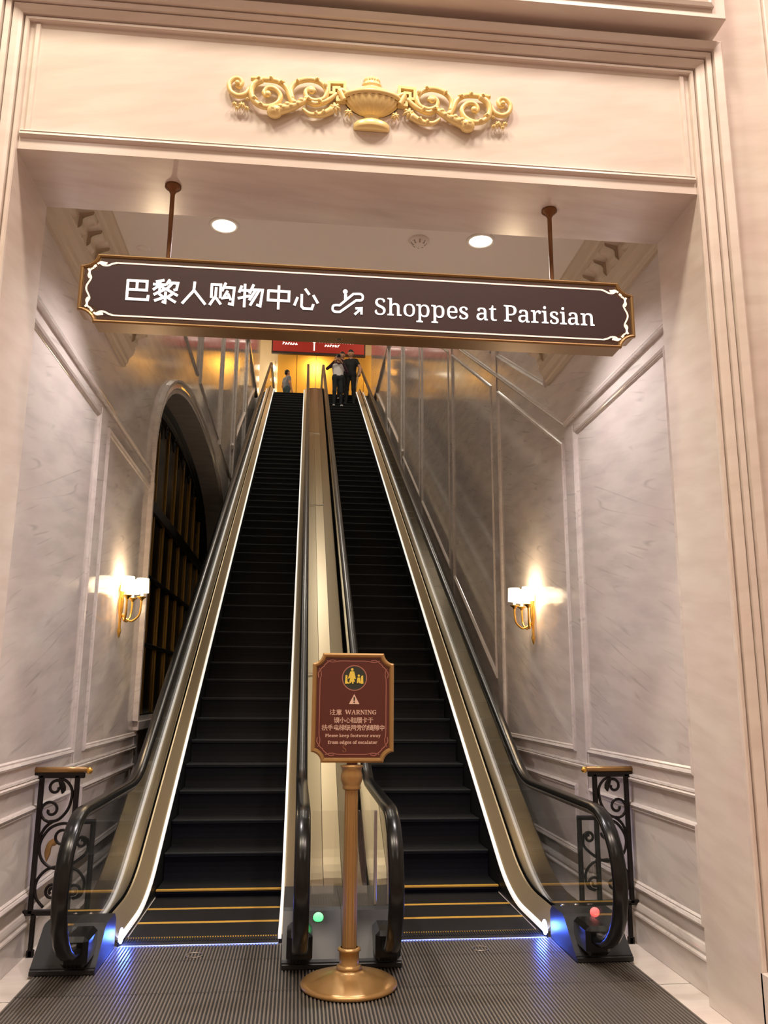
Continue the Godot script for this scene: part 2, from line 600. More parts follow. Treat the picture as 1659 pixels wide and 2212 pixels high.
func build_shaft():
	var far := 28.0
	var high := 17.0
	# wall with the arched window
	var st := st_new()
	var poly := PackedVector2Array([Vector2(-BACK, 0), Vector2(-ARCH_Z - ARCH_A, 0)])
	for p in arch_pts(0.0): poly.append(p)
	poly.append(Vector2(-ARCH_Z + ARCH_A, 0))
	poly.append_array(PackedVector2Array([Vector2(far, 0), Vector2(far, high), Vector2(-BACK, high)]))
	prism(st, poly, Vector3(WALL_L, 0, 0), Vector3(0, 0, -1), Vector3.UP, Vector3(-0.5, 0, 0))
	box(st, Vector3(WALL_L - 0.5, 0, ARCH_Z + ARCH_A), Vector3(WALL_L - 0.02, 1.22, ARCH_Z - ARCH_A))
	var wl := struct(st, "wall_left", M.shaft, "polished marble wall of the escalator shaft with the arched window", "wall")
	st = st_new()
	box(st, Vector3(WALL_R, 0, BACK), Vector3(WALL_R + 0.5, high, -far))
	var wr := struct(st, "wall_right", M.shaft, "polished marble wall of the escalator shaft opposite the arched window", "wall")
	var rail := [[0.0, 0.0], [0.006, 0.03], [0.02, 0.034], [0.03, 0.02], [0.034, 0.026], [0.046, 0.024], [0.05, 0.0]]
	for side in 2:
		var x: float = [WALL_L, WALL_R][side]
		var s: float = [1.0, -1.0][side]
		var w: Node3D = [wl, wr][side]
		var zb := 9.05 if side == 0 else 9.3
		# dado panels and upper panels in two bays
		for bay in [[4.8, 6.62], [6.92, zb]]:
			st = st_new()
			wall_frame(st, rect(bay[0], bay[1], 0.335, 0.885), x, s)
			put(st, "dado_panel_moulding", M.shaft_trim, w)
			st = st_new()
			if side == 1 and bay[0] > 6.0:
				wall_frame(st, [Vector2(bay[0], 1.14), Vector2(bay[1], 1.14), Vector2(bay[1], 3.78 + (bay[1] - bay[0]) * TAN30), Vector2(bay[0], 3.78)], x, s)
			else:
				wall_frame(st, rect(bay[0], bay[1], 1.14, 3.8 if bay[0] < 6.0 else 3.77), x, s)
			put(st, "panel_moulding", M.shaft_trim, w)
		# pilaster strips between the bays
		for zz in ([6.66, 9.0] if side == 0 else [6.66, 9.36, 12.3, 15.6, 18.9]):
			st = st_new()
			box(st, Vector3(x, 0.26, -zz), Vector3(x + s * 0.012, 3.86 if zz < 8.0 or side == 0 else high, -zz - 0.22), 0.004)
			put(st, "pilaster_strip", M.shaft_trim, w)
		# chair rail, string course
		st = st_new()
		string_course(st, Vector2(4.65, 1.02), Vector2(zb + (0.0 if side == 0 else 12.0), 1.02), x, s, rail)
		put(st, "chair_rail", M.shaft_trim, w)
		st = st_new()
		if side == 0:
			string_course(st, Vector2(4.65, 3.9), Vector2(9.02, 3.9), x, s, rail)
		else:
			moulding(st, [Vector2(4.65, 3.9), Vector2(6.85, 3.9), Vector2(25.5, 3.9 + 18.65 * TAN30)], rail, Vector3(x, 0, 0), Vector3(0, 0, -1), Vector3.UP, Vector3(s, 0, 0), false)
		put(st, "string_course", M.shaft_trim, w)
		# panels further up
		var bays := [[9.62, 12.26], [12.56, 15.56], [15.86, 18.86]] if side == 1 else []
		for b in bays:
			st = st_new()
			var lo: float = (b[0] - 7.6) * TAN30 + 0.6
			wall_frame(st, [Vector2(b[0], lo), Vector2(b[1], lo + (b[1] - b[0]) * TAN30), Vector2(b[1], 3.78 + (b[1] - 6.92) * TAN30), Vector2(b[0], 3.78 + (b[0] - 6.92) * TAN30)], x, s)
			put(st, "panel_moulding", M.shaft_trim, w)
		for b in [[7.4, 9.3], [9.62, 12.26], [12.56, 15.56], [15.86, 18.86]]:
			st = st_new()
			var lo: float = 4.2 + (b[0] - 6.92) * TAN30 if side == 1 else 6.3
			var hi: float = 10.7
			if side == 1: wall_frame(st, [Vector2(b[0], lo), Vector2(b[1], lo + (b[1] - b[0]) * TAN30), Vector2(b[1], maxf(hi, lo + 2.2)), Vector2(b[0], maxf(hi, lo + 2.2))], x, s)
			else: wall_frame(st, rect(b[0], b[1], lo, hi), x, s)
			put(st, "upper_panel_moulding", M.shaft_trim, w)
		# course at the level of the upper floor
		st = st_new()
		string_course(st, Vector2(7.6, 11.1), Vector2(26.5, 11.1), x, s, [[0, 0], [0.02, 0.06], [0.08, 0.07], [0.12, 0.05], [0.2, 0.03], [0.22, 0.0]])
		put(st, "upper_string_course", M.shaft_trim, w)
		# raked moulding along the escalator near the top
		st = st_new()
		string_course(st, Vector2(18.6, 7.0), Vector2(26.4, 7.0 + 7.8 * TAN30), x, s, [[0, 0], [0.02, 0.04], [0.1, 0.04], [0.12, 0.0]])
		put(st, "raked_moulding", M.shaft_trim, w)
		for zz in [18.7, 21.9]:
			st = st_new()
			box(st, Vector3(x, 5.0, -zz), Vector3(x + s * 0.05, high, -zz - 0.5), 0.01)
			put(st, "pilaster", M.shaft_trim, w)
		# skirting in three steps
		st = st_new()
		string_course(st, Vector2(4.65, 0.0), Vector2(zb + 6.0, 0.0), x, s, [[0.0, 0.0], [0.0, 0.03], [0.172, 0.03], [0.176, 0.036], [0.186, 0.034], [0.196, 0.02], [0.214, 0.024], [0.228, 0.02], [0.246, 0.012], [0.256, 0.0]])
		struct(st, "baseboard_left" if side == 0 else "baseboard_right", M.shaft_trim, "stepped marble skirting along the wall with the arched window" if side == 0 else "stepped marble skirting along the wall facing the arched window", "baseboard")
	# archivolt round the window
	st = st_new()
	var arch := []
	arch.append(Vector2(-ARCH_Z - ARCH_A, 1.3))
	arch.append_array(arch_pts(0.0))
	arch.append(Vector2(-ARCH_Z + ARCH_A, 1.3))
	moulding(st, arch, [[0.0, 0.0], [0.0, 0.02], [0.05, 0.02], [0.056, 0.035], [0.07, 0.04], [0.11, 0.03], [0.13, 0.03], [0.14, 0.05], [0.17, 0.052], [0.18, 0.0]], Vector3(WALL_L, 0, 0), Vector3(0, 0, -1), Vector3.UP, Vector3(1, 0, 0), false)
	put(st, "archivolt", M.shaft_trim, wl)
	st = st_new()
	box(st, Vector3(WALL_L - 0.3, 1.2, ARCH_Z + ARCH_A + 0.12), Vector3(WALL_L + 0.05, 1.3, ARCH_Z - ARCH_A - 0.12), 0.01)
	put(st, "sill", M.shaft_trim, wl)
	# low ceiling just inside the portal, and the wall that rises from it
	st = st_new()
	box(st, Vector3(WALL_L - 0.5, 4.9, BACK), Vector3(WALL_R + 0.5, 5.2, -7.3))
	struct(st, "ceiling", M.plaster, "flat white ceiling just inside the portal with two downlights", "ceiling")
	st = st_new()
	box(st, Vector3(WALL_L - 0.5, 5.2, -7.0), Vector3(WALL_R + 0.5, high, -7.3))
	struct(st, "wall_bulkhead", M.plaster, "plain wall rising above the low ceiling inside the portal", "wall")
	st = st_new()
	box(st, Vector3(WALL_L - 0.5, high, -7.0), Vector3(WALL_R + 0.5, high + 0.2, -28.0))
	box(st, Vector3(-9, high, -28.0), Vector3(9.6, high + 0.2, -34.0))
	struct(st, "ceiling_upper", M.plaster, "high ceiling over the escalators and the upper floor", "ceiling")
	# cornices with their modillions
	for side in 2:
		var x: float = [WALL_L, WALL_R][side]
		var s: float = [1.0, -1.0][side]
		st = st_new()
		moulding(st, [Vector2(-BACK, 0.0), Vector2(7.3, 0.0)], [[4.46, 0.0], [4.46, 0.025], [4.49, 0.03], [4.5, 0.045], [4.54, 0.05], [4.58, 0.085], [4.62, 0.095], [4.63, 0.1], [4.74, 0.105], [4.76, 0.2], [4.8, 0.205], [4.81, 0.225], [4.85, 0.24], [4.88, 0.26], [4.9, 0.265], [4.9, 0.0]], Vector3(x, 0, 0), Vector3(0, 0, -1), Vector3.UP, Vector3(s, 0, 0), false)
		var c := struct(st, "trim_7" if side == 0 else "trim_8", M.cornice, "deep ceiling cornice with carved modillions along one marble wall", "cornice")
		for k in 11:
			st = st_new(true)
			var z := -4.78 - 0.235 * k
			var p := []
			for q in curve([Vector2(0.1, 4.63), Vector2(0.125, 4.655), Vector2(0.13, 4.7), Vector2(0.16, 4.72), Vector2(0.195, 4.735), Vector2(0.2, 4.76)], 4): p.append(q)
			var pl := PackedVector2Array(p)
			pl.append(Vector2(0.1, 4.76))
			prism(st, pl, Vector3(x, 0, z), Vector3(s, 0, 0), Vector3.UP, Vector3(0, 0, -0.12))
			put(st, "modillion", M.cornice, c)

func build_upper_floor():
	var st := st_new()
	box(st, Vector3(-9, TOP - 0.5, -27.9), Vector3(9.6, TOP - 0.02, -34.0))
	struct(st, "floor_upper", M.floor, "upper landing floor at the head of the escalators", "floor")
	st = st_new()
	box(st, Vector3(-9, TOP - 0.5, -34.0), Vector3(9.6, 17.2, -34.3))
	struct(st, "wall_upper_back", M.cream, "cream wall at the end of the upper floor", "wall")
	for s in [-1.0, 1.0]:
		st = st_new()
		if s < 0: box(st, Vector3(-9.2, TOP - 0.5, -27.9), Vector3(-9, 17.2, -34.3))
		else: box(st, Vector3(9.6, TOP - 0.5, -27.9), Vector3(9.8, 17.2, -34.3))
		struct(st, "wall_upper_left" if s < 0 else "wall_upper_right", M.cream, "cream side wall of the upper floor", "wall")
		st = st_new()
		if s < 0: box(st, Vector3(-9.2, TOP - 0.5, -27.8), Vector3(WALL_L - 0.5, 17.2, -28.0))
		else: box(st, Vector3(WALL_R + 0.5, TOP - 0.5, -27.8), Vector3(9.8, 17.2, -28.0))
		struct(st, "wall_upper_front_left" if s < 0 else "wall_upper_front_right", M.cream, "cream wall of the upper floor beside the escalator shaft", "wall")

# ---------------------------------------------------------------- floor plate
const PLATE_L := -1.452
const PLATE_R := 2.065
const COMB_Z := -5.9

func build_floor():
	var t := thing("landing_plate", "ribbed dark metal floor plate in front of both escalators", "floor plate", Vector3(0.306, 0, -4.95))
	for seg in [[-4.02, -5.02], [-5.025, -5.585], [-5.59, COMB_Z]]:
		var st := st_new()
		box(st, Vector3(PLATE_L, -0.001, seg[0]) - t.position, Vector3(PLATE_R, 0.006, seg[1]) - t.position)
		var p := put(st, "plate", M.groove, t)
		st = st_new()
		var n := 176
		for i in n:
			var x := PLATE_L + (PLATE_R - PLATE_L) * (i + 0.5) / n - t.position.x
			var z0: float = seg[0] - t.position.z
			var z1: float = seg[1] - t.position.z
			quad(st, Vector3(x - 0.0062, 0.006, z0), Vector3(x - 0.0042, 0.0125, z0), Vector3(x - 0.0042, 0.0125, z1), Vector3(x - 0.0062, 0.006, z1))
			quad(st, Vector3(x - 0.0042, 0.0125, z0), Vector3(x + 0.0042, 0.0125, z0), Vector3(x + 0.0042, 0.0125, z1), Vector3(x - 0.0042, 0.0125, z1))
			quad(st, Vector3(x + 0.0042, 0.0125, z0), Vector3(x + 0.0062, 0.006, z0), Vector3(x + 0.0062, 0.006, z1), Vector3(x + 0.0042, 0.0125, z1))
		var r := put(st, "ribs", M.rib, p)
		r.set_meta("kind", "stuff")
	for x in [-0.585, 1.2]:
		var st := st_new(true)
		var ring := []
		for i in 17:
			var a := TAU * i / 16
			ring.append(Vector3(x + 0.05 * cos(a), 0.014, -5.68 + 0.05 * sin(a)) - t.position)
		tube(st, ring, [0.004], 6)
		put(st, "lifting_ring", M.rib, t)

# ---------------------------------------------------------------- escalators
# bend the broken line of the deck: flat, sloping, flat, with round bends
func esc_path(y0: float, zk: float, radius: float, y1: float, z_start: float, z_end: float) -> Array:
	var k1 := zk                          # where the two lower lines meet
	var k2 := zk + (y1 - y0) / TAN30       # where the two upper lines meet
	var tl := radius * tan(deg_to_rad(15))
	var out := [Vector2(-z_start, y0)]
	for i in 9:
		var a := deg_to_rad(30.0 * i / 8)
		out.append(Vector2(-(k1 - tl + radius * sin(a)), y0 + radius * (1 - cos(a))))
	for i in 9:
		var a := deg_to_rad(30.0 * (8 - i) / 8)
		out.append(Vector2(-(k2 + tl - radius * sin(a)), y1 - radius * (1 - cos(a))))
	out.append(Vector2(-z_end, y1))
	return out

func step_noses() -> Array:
	var out := [Vector2(-6.10, 0.0), Vector2(-6.48, 0.0), Vector2(-6.87, 0.0), Vector2(-7.245, 0.055)]
	var z := 7.61
	while (z - 7.15) * TAN30 < TOP - 0.1:
		out.append(Vector2(-z, (z - 7.15) * TAN30))
		z += 0.365
	out.append(Vector2(-z, TOP - 0.06))
	out.append(Vector2(-z - 0.365, TOP - 0.02))
	return out

func build_escalators():
	var stp := st_new()
	# one step: ribbed tread with a bevelled nose and a slightly hollow riser
	box(stp, Vector3(-0.495, -0.03, 0), Vector3(0.495, 0, -0.41), 0.004)
	var hollow := []
	for i in 7:
		var a := float(i) / 6
		hollow.append(Vector2(-0.012 - 0.02 * sin(PI * a), -0.03 - 0.26 * a))
	for i in 6:
		quad(stp, Vector3(-0.495, hollow[i].y, hollow[i].x), Vector3(0.495, hollow[i].y, hollow[i].x), Vector3(0.495, hollow[i + 1].y, hollow[i + 1].x), Vector3(-0.495, hollow[i + 1].y, hollow[i + 1].x))
	stp.generate_normals()
	var step_mesh := stp.commit()
	var nz := st_new()
	box(nz, Vector3(-0.495, -0.012, 0.004), Vector3(0.495, 0.003, -0.036), 0.003)
	nz.generate_normals()
	var nose_mesh := nz.commit()
	var labels := ["escalator beside the marble wall with the arched window, white light lines on both sides", "escalator with three people standing near its head, beside the wall without window"]
	for e in 2:
		var cx: float = [-0.58, 1.2][e]
		var t := thing("escalator", labels[e], "escalator", Vector3(cx, 0, COMB_Z), "pair of escalators")
		escalators.append(t)
		var off := -t.position
		var i := 0
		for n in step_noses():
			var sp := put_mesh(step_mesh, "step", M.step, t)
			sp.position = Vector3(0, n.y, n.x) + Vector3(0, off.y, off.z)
			put_mesh(nose_mesh, "nosing", M.yellow if i < 4 else M.nosing, sp)  # yellow at the foot paints in the comb light; grey is the unlit nose
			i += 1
		# comb
		var st := st_new()
		box(st, Vector3(-0.5, -0.02, COMB_Z - 0.003) + Vector3(0, 0, off.z), Vector3(0.5, 0.008, -6.09) + Vector3(0, 0, off.z), 0.003)
		for k in 60:
			var x := -0.49 + 0.98 * k / 59.0
			box(st, Vector3(x - 0.004, 0.0, -6.0 + off.z), Vector3(x + 0.004, 0.013, -6.11 + off.z))
		put(st, "comb", M.black, t)
		st = st_new()
		box(st, Vector3(-0.5, 0.006, COMB_Z - 0.004 + off.z), Vector3(0.5, 0.012, COMB_Z - 0.016 + off.z))
		put(st, "comb_light", M.blue, t)
		var path := esc_path(0.04, 6.93, 1.5, TOP + 0.06, 5.94, 30.2)
		var lp := []
		for p in path: lp.append(p + Vector2(off.z, 0))
		for s in [-1.0, 1.0]:
			# skirt
			st = st_new()
			along(st, lp, [[0.0, -0.55], [0.0, -0.012], [s * 0.02, -0.012], [s * 0.02, -0.55]], s * 0.502)
			put(st, "skirt", M.black, t)
			# light line at the head of the skirt
			if not (e == 1 and s < 0):
				st = st_new()
				along(st, lp, [[-s * 0.004, -0.012], [-s * 0.004, 0.014], [s * 0.016, 0.02], [s * 0.018, -0.012]], s * 0.502)
				put(st, "light_line", M.led, t)
			# inner deck, sloping up to the glass
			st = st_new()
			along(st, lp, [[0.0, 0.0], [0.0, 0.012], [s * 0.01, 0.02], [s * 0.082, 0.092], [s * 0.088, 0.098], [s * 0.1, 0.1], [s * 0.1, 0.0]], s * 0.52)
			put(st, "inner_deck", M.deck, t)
			st = st_new()
			along(st, lp, [[0.0, 0.0], [0.0, 0.114], [s * 0.022, 0.114], [s * 0.022, 0.0]], s * 0.62)
			put(st, "glass_clamp", M.seal, t)
			# outer deck and its cladding
			var wide := 0.25 if (s < 0) == (e == 0) else 0.0
			if wide > 0.0:
				st = st_new()
				along(st, lp, [[0.0, -0.2], [0.0, 0.085], [s * (wide - 0.01), 0.085], [s * wide, 0.075], [s * wide, -1.1], [s * (wide - 0.02), -1.1], [s * (wide - 0.02), -0.2]], s * 0.642)
				put(st, "outer_deck", M.bronze, t)
			# handrail: newel bow, level run, slope, level run
			var hp := handrail_path()
			var lhp := []
			for p in hp: lhp.append(p + Vector2(off.z, 0))
			st = st_new(true)
			var oval := []
			for a in 12:
				var g := TAU * a / 12
				oval.append([0.044 * signf(cos(g)) * pow(absf(cos(g)), 0.7), 0.026 * signf(sin(g)) * pow(absf(sin(g)), 0.8)])
			along(st, lhp, oval, s * 0.632)
			put(st, "handrail", M.rubber, t)
			st = st_new()
			along(st, lhp, [[-0.016, -0.042], [-0.016, -0.016], [0.016, -0.016], [0.016, -0.042]], s * 0.632)
			put(st, "handrail_guide", M.steel, t)
			# glass
			st = st_new()
			var gp := PackedVector2Array()
			for p in hp: gp.append(Vector2(-(p.x), p.y))
			# lower edge back along the deck
			var back := []
			for p in esc_path(0.13, 6.93, 1.5, TOP + 0.15, 5.35, 29.8): back.append(Vector2(-p.x, p.y))
			back.reverse()
			var outline := PackedVector2Array()
			for p in shrink_rail(hp): outline.append(Vector2(-p.x, p.y))
			for p in back: outline.append(p)
			prism(st, outline, Vector3(s * 0.632 - 0.005, 0, off.z), Vector3(0, 0, -1), Vector3.UP, Vector3(0.01, 0, 0))
			put(st, "glass_panel", M.glass, t)
		# side lamp with its blue light at the foot of the outer skirt
		var so := -1.0 if e == 0 else 1.0
		st = st_new(true)
		ellipsoid(st, Vector3(so * 0.505, 0.06, -5.96 + off.z), Vector3(0.014, 0.05, 0.045), 14)
		put(st, "skirt_lamp", M.blue_core, t)
		omni(Vector3(cx + so * 0.47, 0.075, -5.93), Color(0.25, 0.4, 1.0), 0.1, 0.03)

func shrink_rail(hp: Array) -> Array:
	var out := []
	for i in hp.size():
		var t: Vector2 = (hp[mini(i + 1, hp.size() - 1)] - hp[maxi(i - 1, 0)]).normalized()
		out.append(hp[i] - Vector2(t.y, -t.x) * 0.024)
	return out

func handrail_path() -> Array:
	var out := []
	var c := Vector2(-5.24, 0.54)
	var r := 0.38
	for i in 15:                       # from the inlet below, round the front, to the top
		var a := deg_to_rad(-115.0 + 205.0 * i / 14)
		out.append(Vector2(c.x + r * cos(a), c.y + r * sin(a)))
	var y0 := 0.92
	var up := esc_path(y0, 6.86, 1.0, TOP + 0.98, 5.4, 29.4)
	for p in up: out.append(p)
	var c2 := Vector2(-29.4, TOP + 0.98 - 0.37)
	for i in range(1, 12):
		var a := deg_to_rad(90.0 + 180.0 * i / 11)
		out.append(Vector2(c2.x + 0.37 * cos(a), c2.y + 0.37 * sin(a)))
	return out

# bases at the feet of the balustrades, the sheet metal between the escalators
func base_profile() -> PackedVector2Array:      # (-z, y)
	return PackedVector2Array([Vector2(5.37, 0.0), Vector2(5.37, 0.035), Vector2(5.39, 0.045), Vector2(5.585, 0.265), Vector2(5.62, 0.28), Vector2(6.19, 0.28), Vector2(6.19, 0.0)])

func build_newels():
	var specs := [["newel_base", -1.475, -1.11, "dark sloping base at the balustrade foot beside the wall with the arched window", [-1.212]], ["newel_base", -0.05, 0.304, "", [0.052]], ["newel_base", 0.306, 0.66, "", [0.568]], ["newel_base", 1.725, 2.08, "dark sloping base at the balustrade foot with the red lamp", [1.832]]]
	var at := 0
	for s in specs:
		var x0: float = s[1]
		var x1: float = s[2]
		var owner_: Node3D = escalators[at / 2]
		var t := Node3D.new()
		t.name = "newel_base"
		owner_.add_child(t, true)
		t.position = Vector3((x0 + x1) / 2, 0.0126, -5.37) - owner_.position
		var inner := at == 1 or at == 2
		var here := Vector3((x0 + x1) / 2, 0.0, -5.37)
		var st := st_new()
		var pr := base_profile()
		if not inner:
			pr = PackedVector2Array([Vector2(5.37, 0.0), Vector2(5.37, 0.035), Vector2(5.39, 0.045), Vector2(5.585, 0.2), Vector2(5.62, 0.212), Vector2(5.84, 0.212), Vector2(5.89, 0.17), Vector2(5.89, 0.0)])
		prism(st, pr, Vector3(x0, 0, 0) - here, Vector3(0, 0, -1), Vector3.UP, Vector3(x1 - x0, 0, 0))
		put(st, "housing", M.base_box, t)
		st = st_new()
		box(st, Vector3(x0 + 0.0005, 0.0, -5.35) - here, Vector3(x1 - 0.0005, 0.03, -5.4) - here, 0.004)
		put(st, "foot_strip", M.black, t)
		for hx in s[4]:
			st = st_new()
			box(st, Vector3(hx - 0.075, 0.06, -5.25) - here, Vector3(hx + 0.075, 0.225, -5.52) - here, 0.025)
			put(st, "handrail_inlet", M.rubber, t)
		if at == 1 or at == 3:
			st = st_new(true)
			var lx: float = 0.165 if at == 1 else 1.915
			ellipsoid(st, Vector3(lx, 0.235, -5.55) - here, Vector3(0.032, 0.03, 0.018), 14)
			put(st, "signal_lamp", M.green if at == 1 else M.red, t)
		if not inner:
			for k in [0.05, 0.3]:
				st = st_new(true)
				ellipsoid(st, Vector3(lerpf(x0, x1, k + (0.4 if at == 0 else 0.0)), 0.255, -5.66) - here, Vector3(0.016, 0.008, 0.014), 8)
				put(st, "screw_cap", M.steel, t)
		at += 1
	# deck between the escalators, one half to each, the raised cover strip with the first
	var path := esc_path(0.12, 6.93, 1.5, TOP + 0.14, 6.2, 30.0)
	var halves := [[[-0.235, -0.5], [-0.235, 0.0], [-0.225, 0.008], [-0.075, 0.02], [-0.07, 0.028], [0.07, 0.028], [0.072, 0.02], [0.072, -0.5]], [[0.074, -0.5], [0.074, 0.02], [0.225, 0.008], [0.235, 0.0], [0.235, -0.5]]]
	for e in 2:
		var ow: Node3D = escalators[e]
		var lp := []
		for p in path: lp.append(p - Vector2(ow.position.z, 0))
		var sd := st_new()
		along(sd, lp, halves[e], 0.31 - ow.position.x)
		put(sd, "centre_deck", M.bronze, ow)
	for k in [3.6, 9.2, 14.6]:
		var sj := st_new()
		var y: float = 0.12 + (6.2 + k - 6.93) * TAN30
		box(sj, Vector3(0.075, y + 0.034, -6.2 - k + 0.006) - escalators[0].position, Vector3(0.38, y + 0.04, -6.2 - k - 0.006) - escalators[0].position)
		put(sj, "joint_strip", M.steel, escalators[0])
	# glass divider
	var t := thing("glass_divider", "upright clear glass pane with a grey edge post between the inner handrails", "glass screen", Vector3(0.322, 0.2935, -5.64))
	var st: SurfaceTool
	st = st_new()
	box(st, Vector3(-0.205, 0, -0.006), Vector3(0.205, 0.565, 0.006), 0.002)
	put(st, "pane", M.glass, t)
	st = st_new()
	box(st, Vector3(0.19, 0, -0.012), Vector3(0.21, 0.565, 0.012), 0.004)
	put(st, "edge_post", M.steel, t)

# ---------------------------------------------------------------- lettering
func font(bold: bool, serif := true) -> SystemFont:
	var f := SystemFont.new()
	f.font_names = PackedStringArray(["Droid Serif" if serif else "Droid Sans"])
	f.font_weight = 700 if bold else 400
	return f

# text fitted to a width, its middle at x, its baseline at y
func lettering(parent: Node, words: String, bold: bool, width: float, x: float, y: float, z: float, m: Material, called := "lettering", tall := 1.0):
	var tm := TextMesh.new()
	tm.text = words
	tm.font = font(bold)
	tm.font_size = 64
	tm.pixel_size = 0.002
	tm.depth = 0.004
	tm.vertical_alignment = VERTICAL_ALIGNMENT_BOTTOM
	var box_ := tm.get_aabb()
	var k := width / box_.size.x
	var o := put_mesh(tm, called, m, parent)
	o.scale = Vector3(k, k * tall, 1.0)
	# the baseline: descend by the part of the box that hangs below it
	var probe := TextMesh.new()
	probe.text = "H"
	probe.font = tm.font
	probe.font_size = 64
	probe.pixel_size = 0.002
	probe.vertical_alignment = VERTICAL_ALIGNMENT_BOTTOM
	var base := probe.get_aabb().position.y
	o.position = Vector3(x - (box_.position.x + box_.size.x / 2) * k, y - base * k * tall, z)
	return o

# strokes on a 10 x 10 grid, y down: "x y x y/x y x y"
func glyph(st: SurfaceTool, strokes: String, at: Vector2, size: float, w: float, z: float, d: float):
	for s in strokes.split("/"):
		var v := s.split_floats(" ")
		var pts := []
		for i in range(0, v.size() - 1, 2):
			pts.append(at + Vector2(v[i] / 10.0 - 0.5, 0.5 - v[i + 1] / 10.0) * size)
		# square the ends off a little
		var e: Vector2 = (pts[0] - pts[1]).normalized() * w * 0.3
		pts[0] += e
		var k := pts.size()
		pts[k - 1] += (pts[k - 1] - pts[k - 2]).normalized() * w * 0.3
		stroke(st, pts, w, Vector3(0, 0, z), Vector3.RIGHT, Vector3.UP, Vector3(0, 0, d))

func plaque_outline(hw: float, hh: float, cx: float, cy: float) -> Array:      # a rectangle with hollow corners, counter-clockwise
	var out := []
	for k in 4:
		var sx: float = [1, 1, -1, -1][k]
		var sy: float = [-1, 1, 1, -1][k]
		var c := []
		for i in 7:
			var a := PI / 2 * i / 6
			c.append(Vector2(sx * (hw - cx * sin(a) * 0.88 - cx * 0.12 * i / 6.0), sy * (hh - cy * cos(a) * 0.88 - cy * 0.12 * (1 - i / 6.0))))
		c[0] = Vector2(sx * hw, sy * (hh - cy))
		c[6] = Vector2(sx * (hw - cx), sy * hh)
		if sx * sy < 0: c.reverse()
		out.append_array(c)
	return out

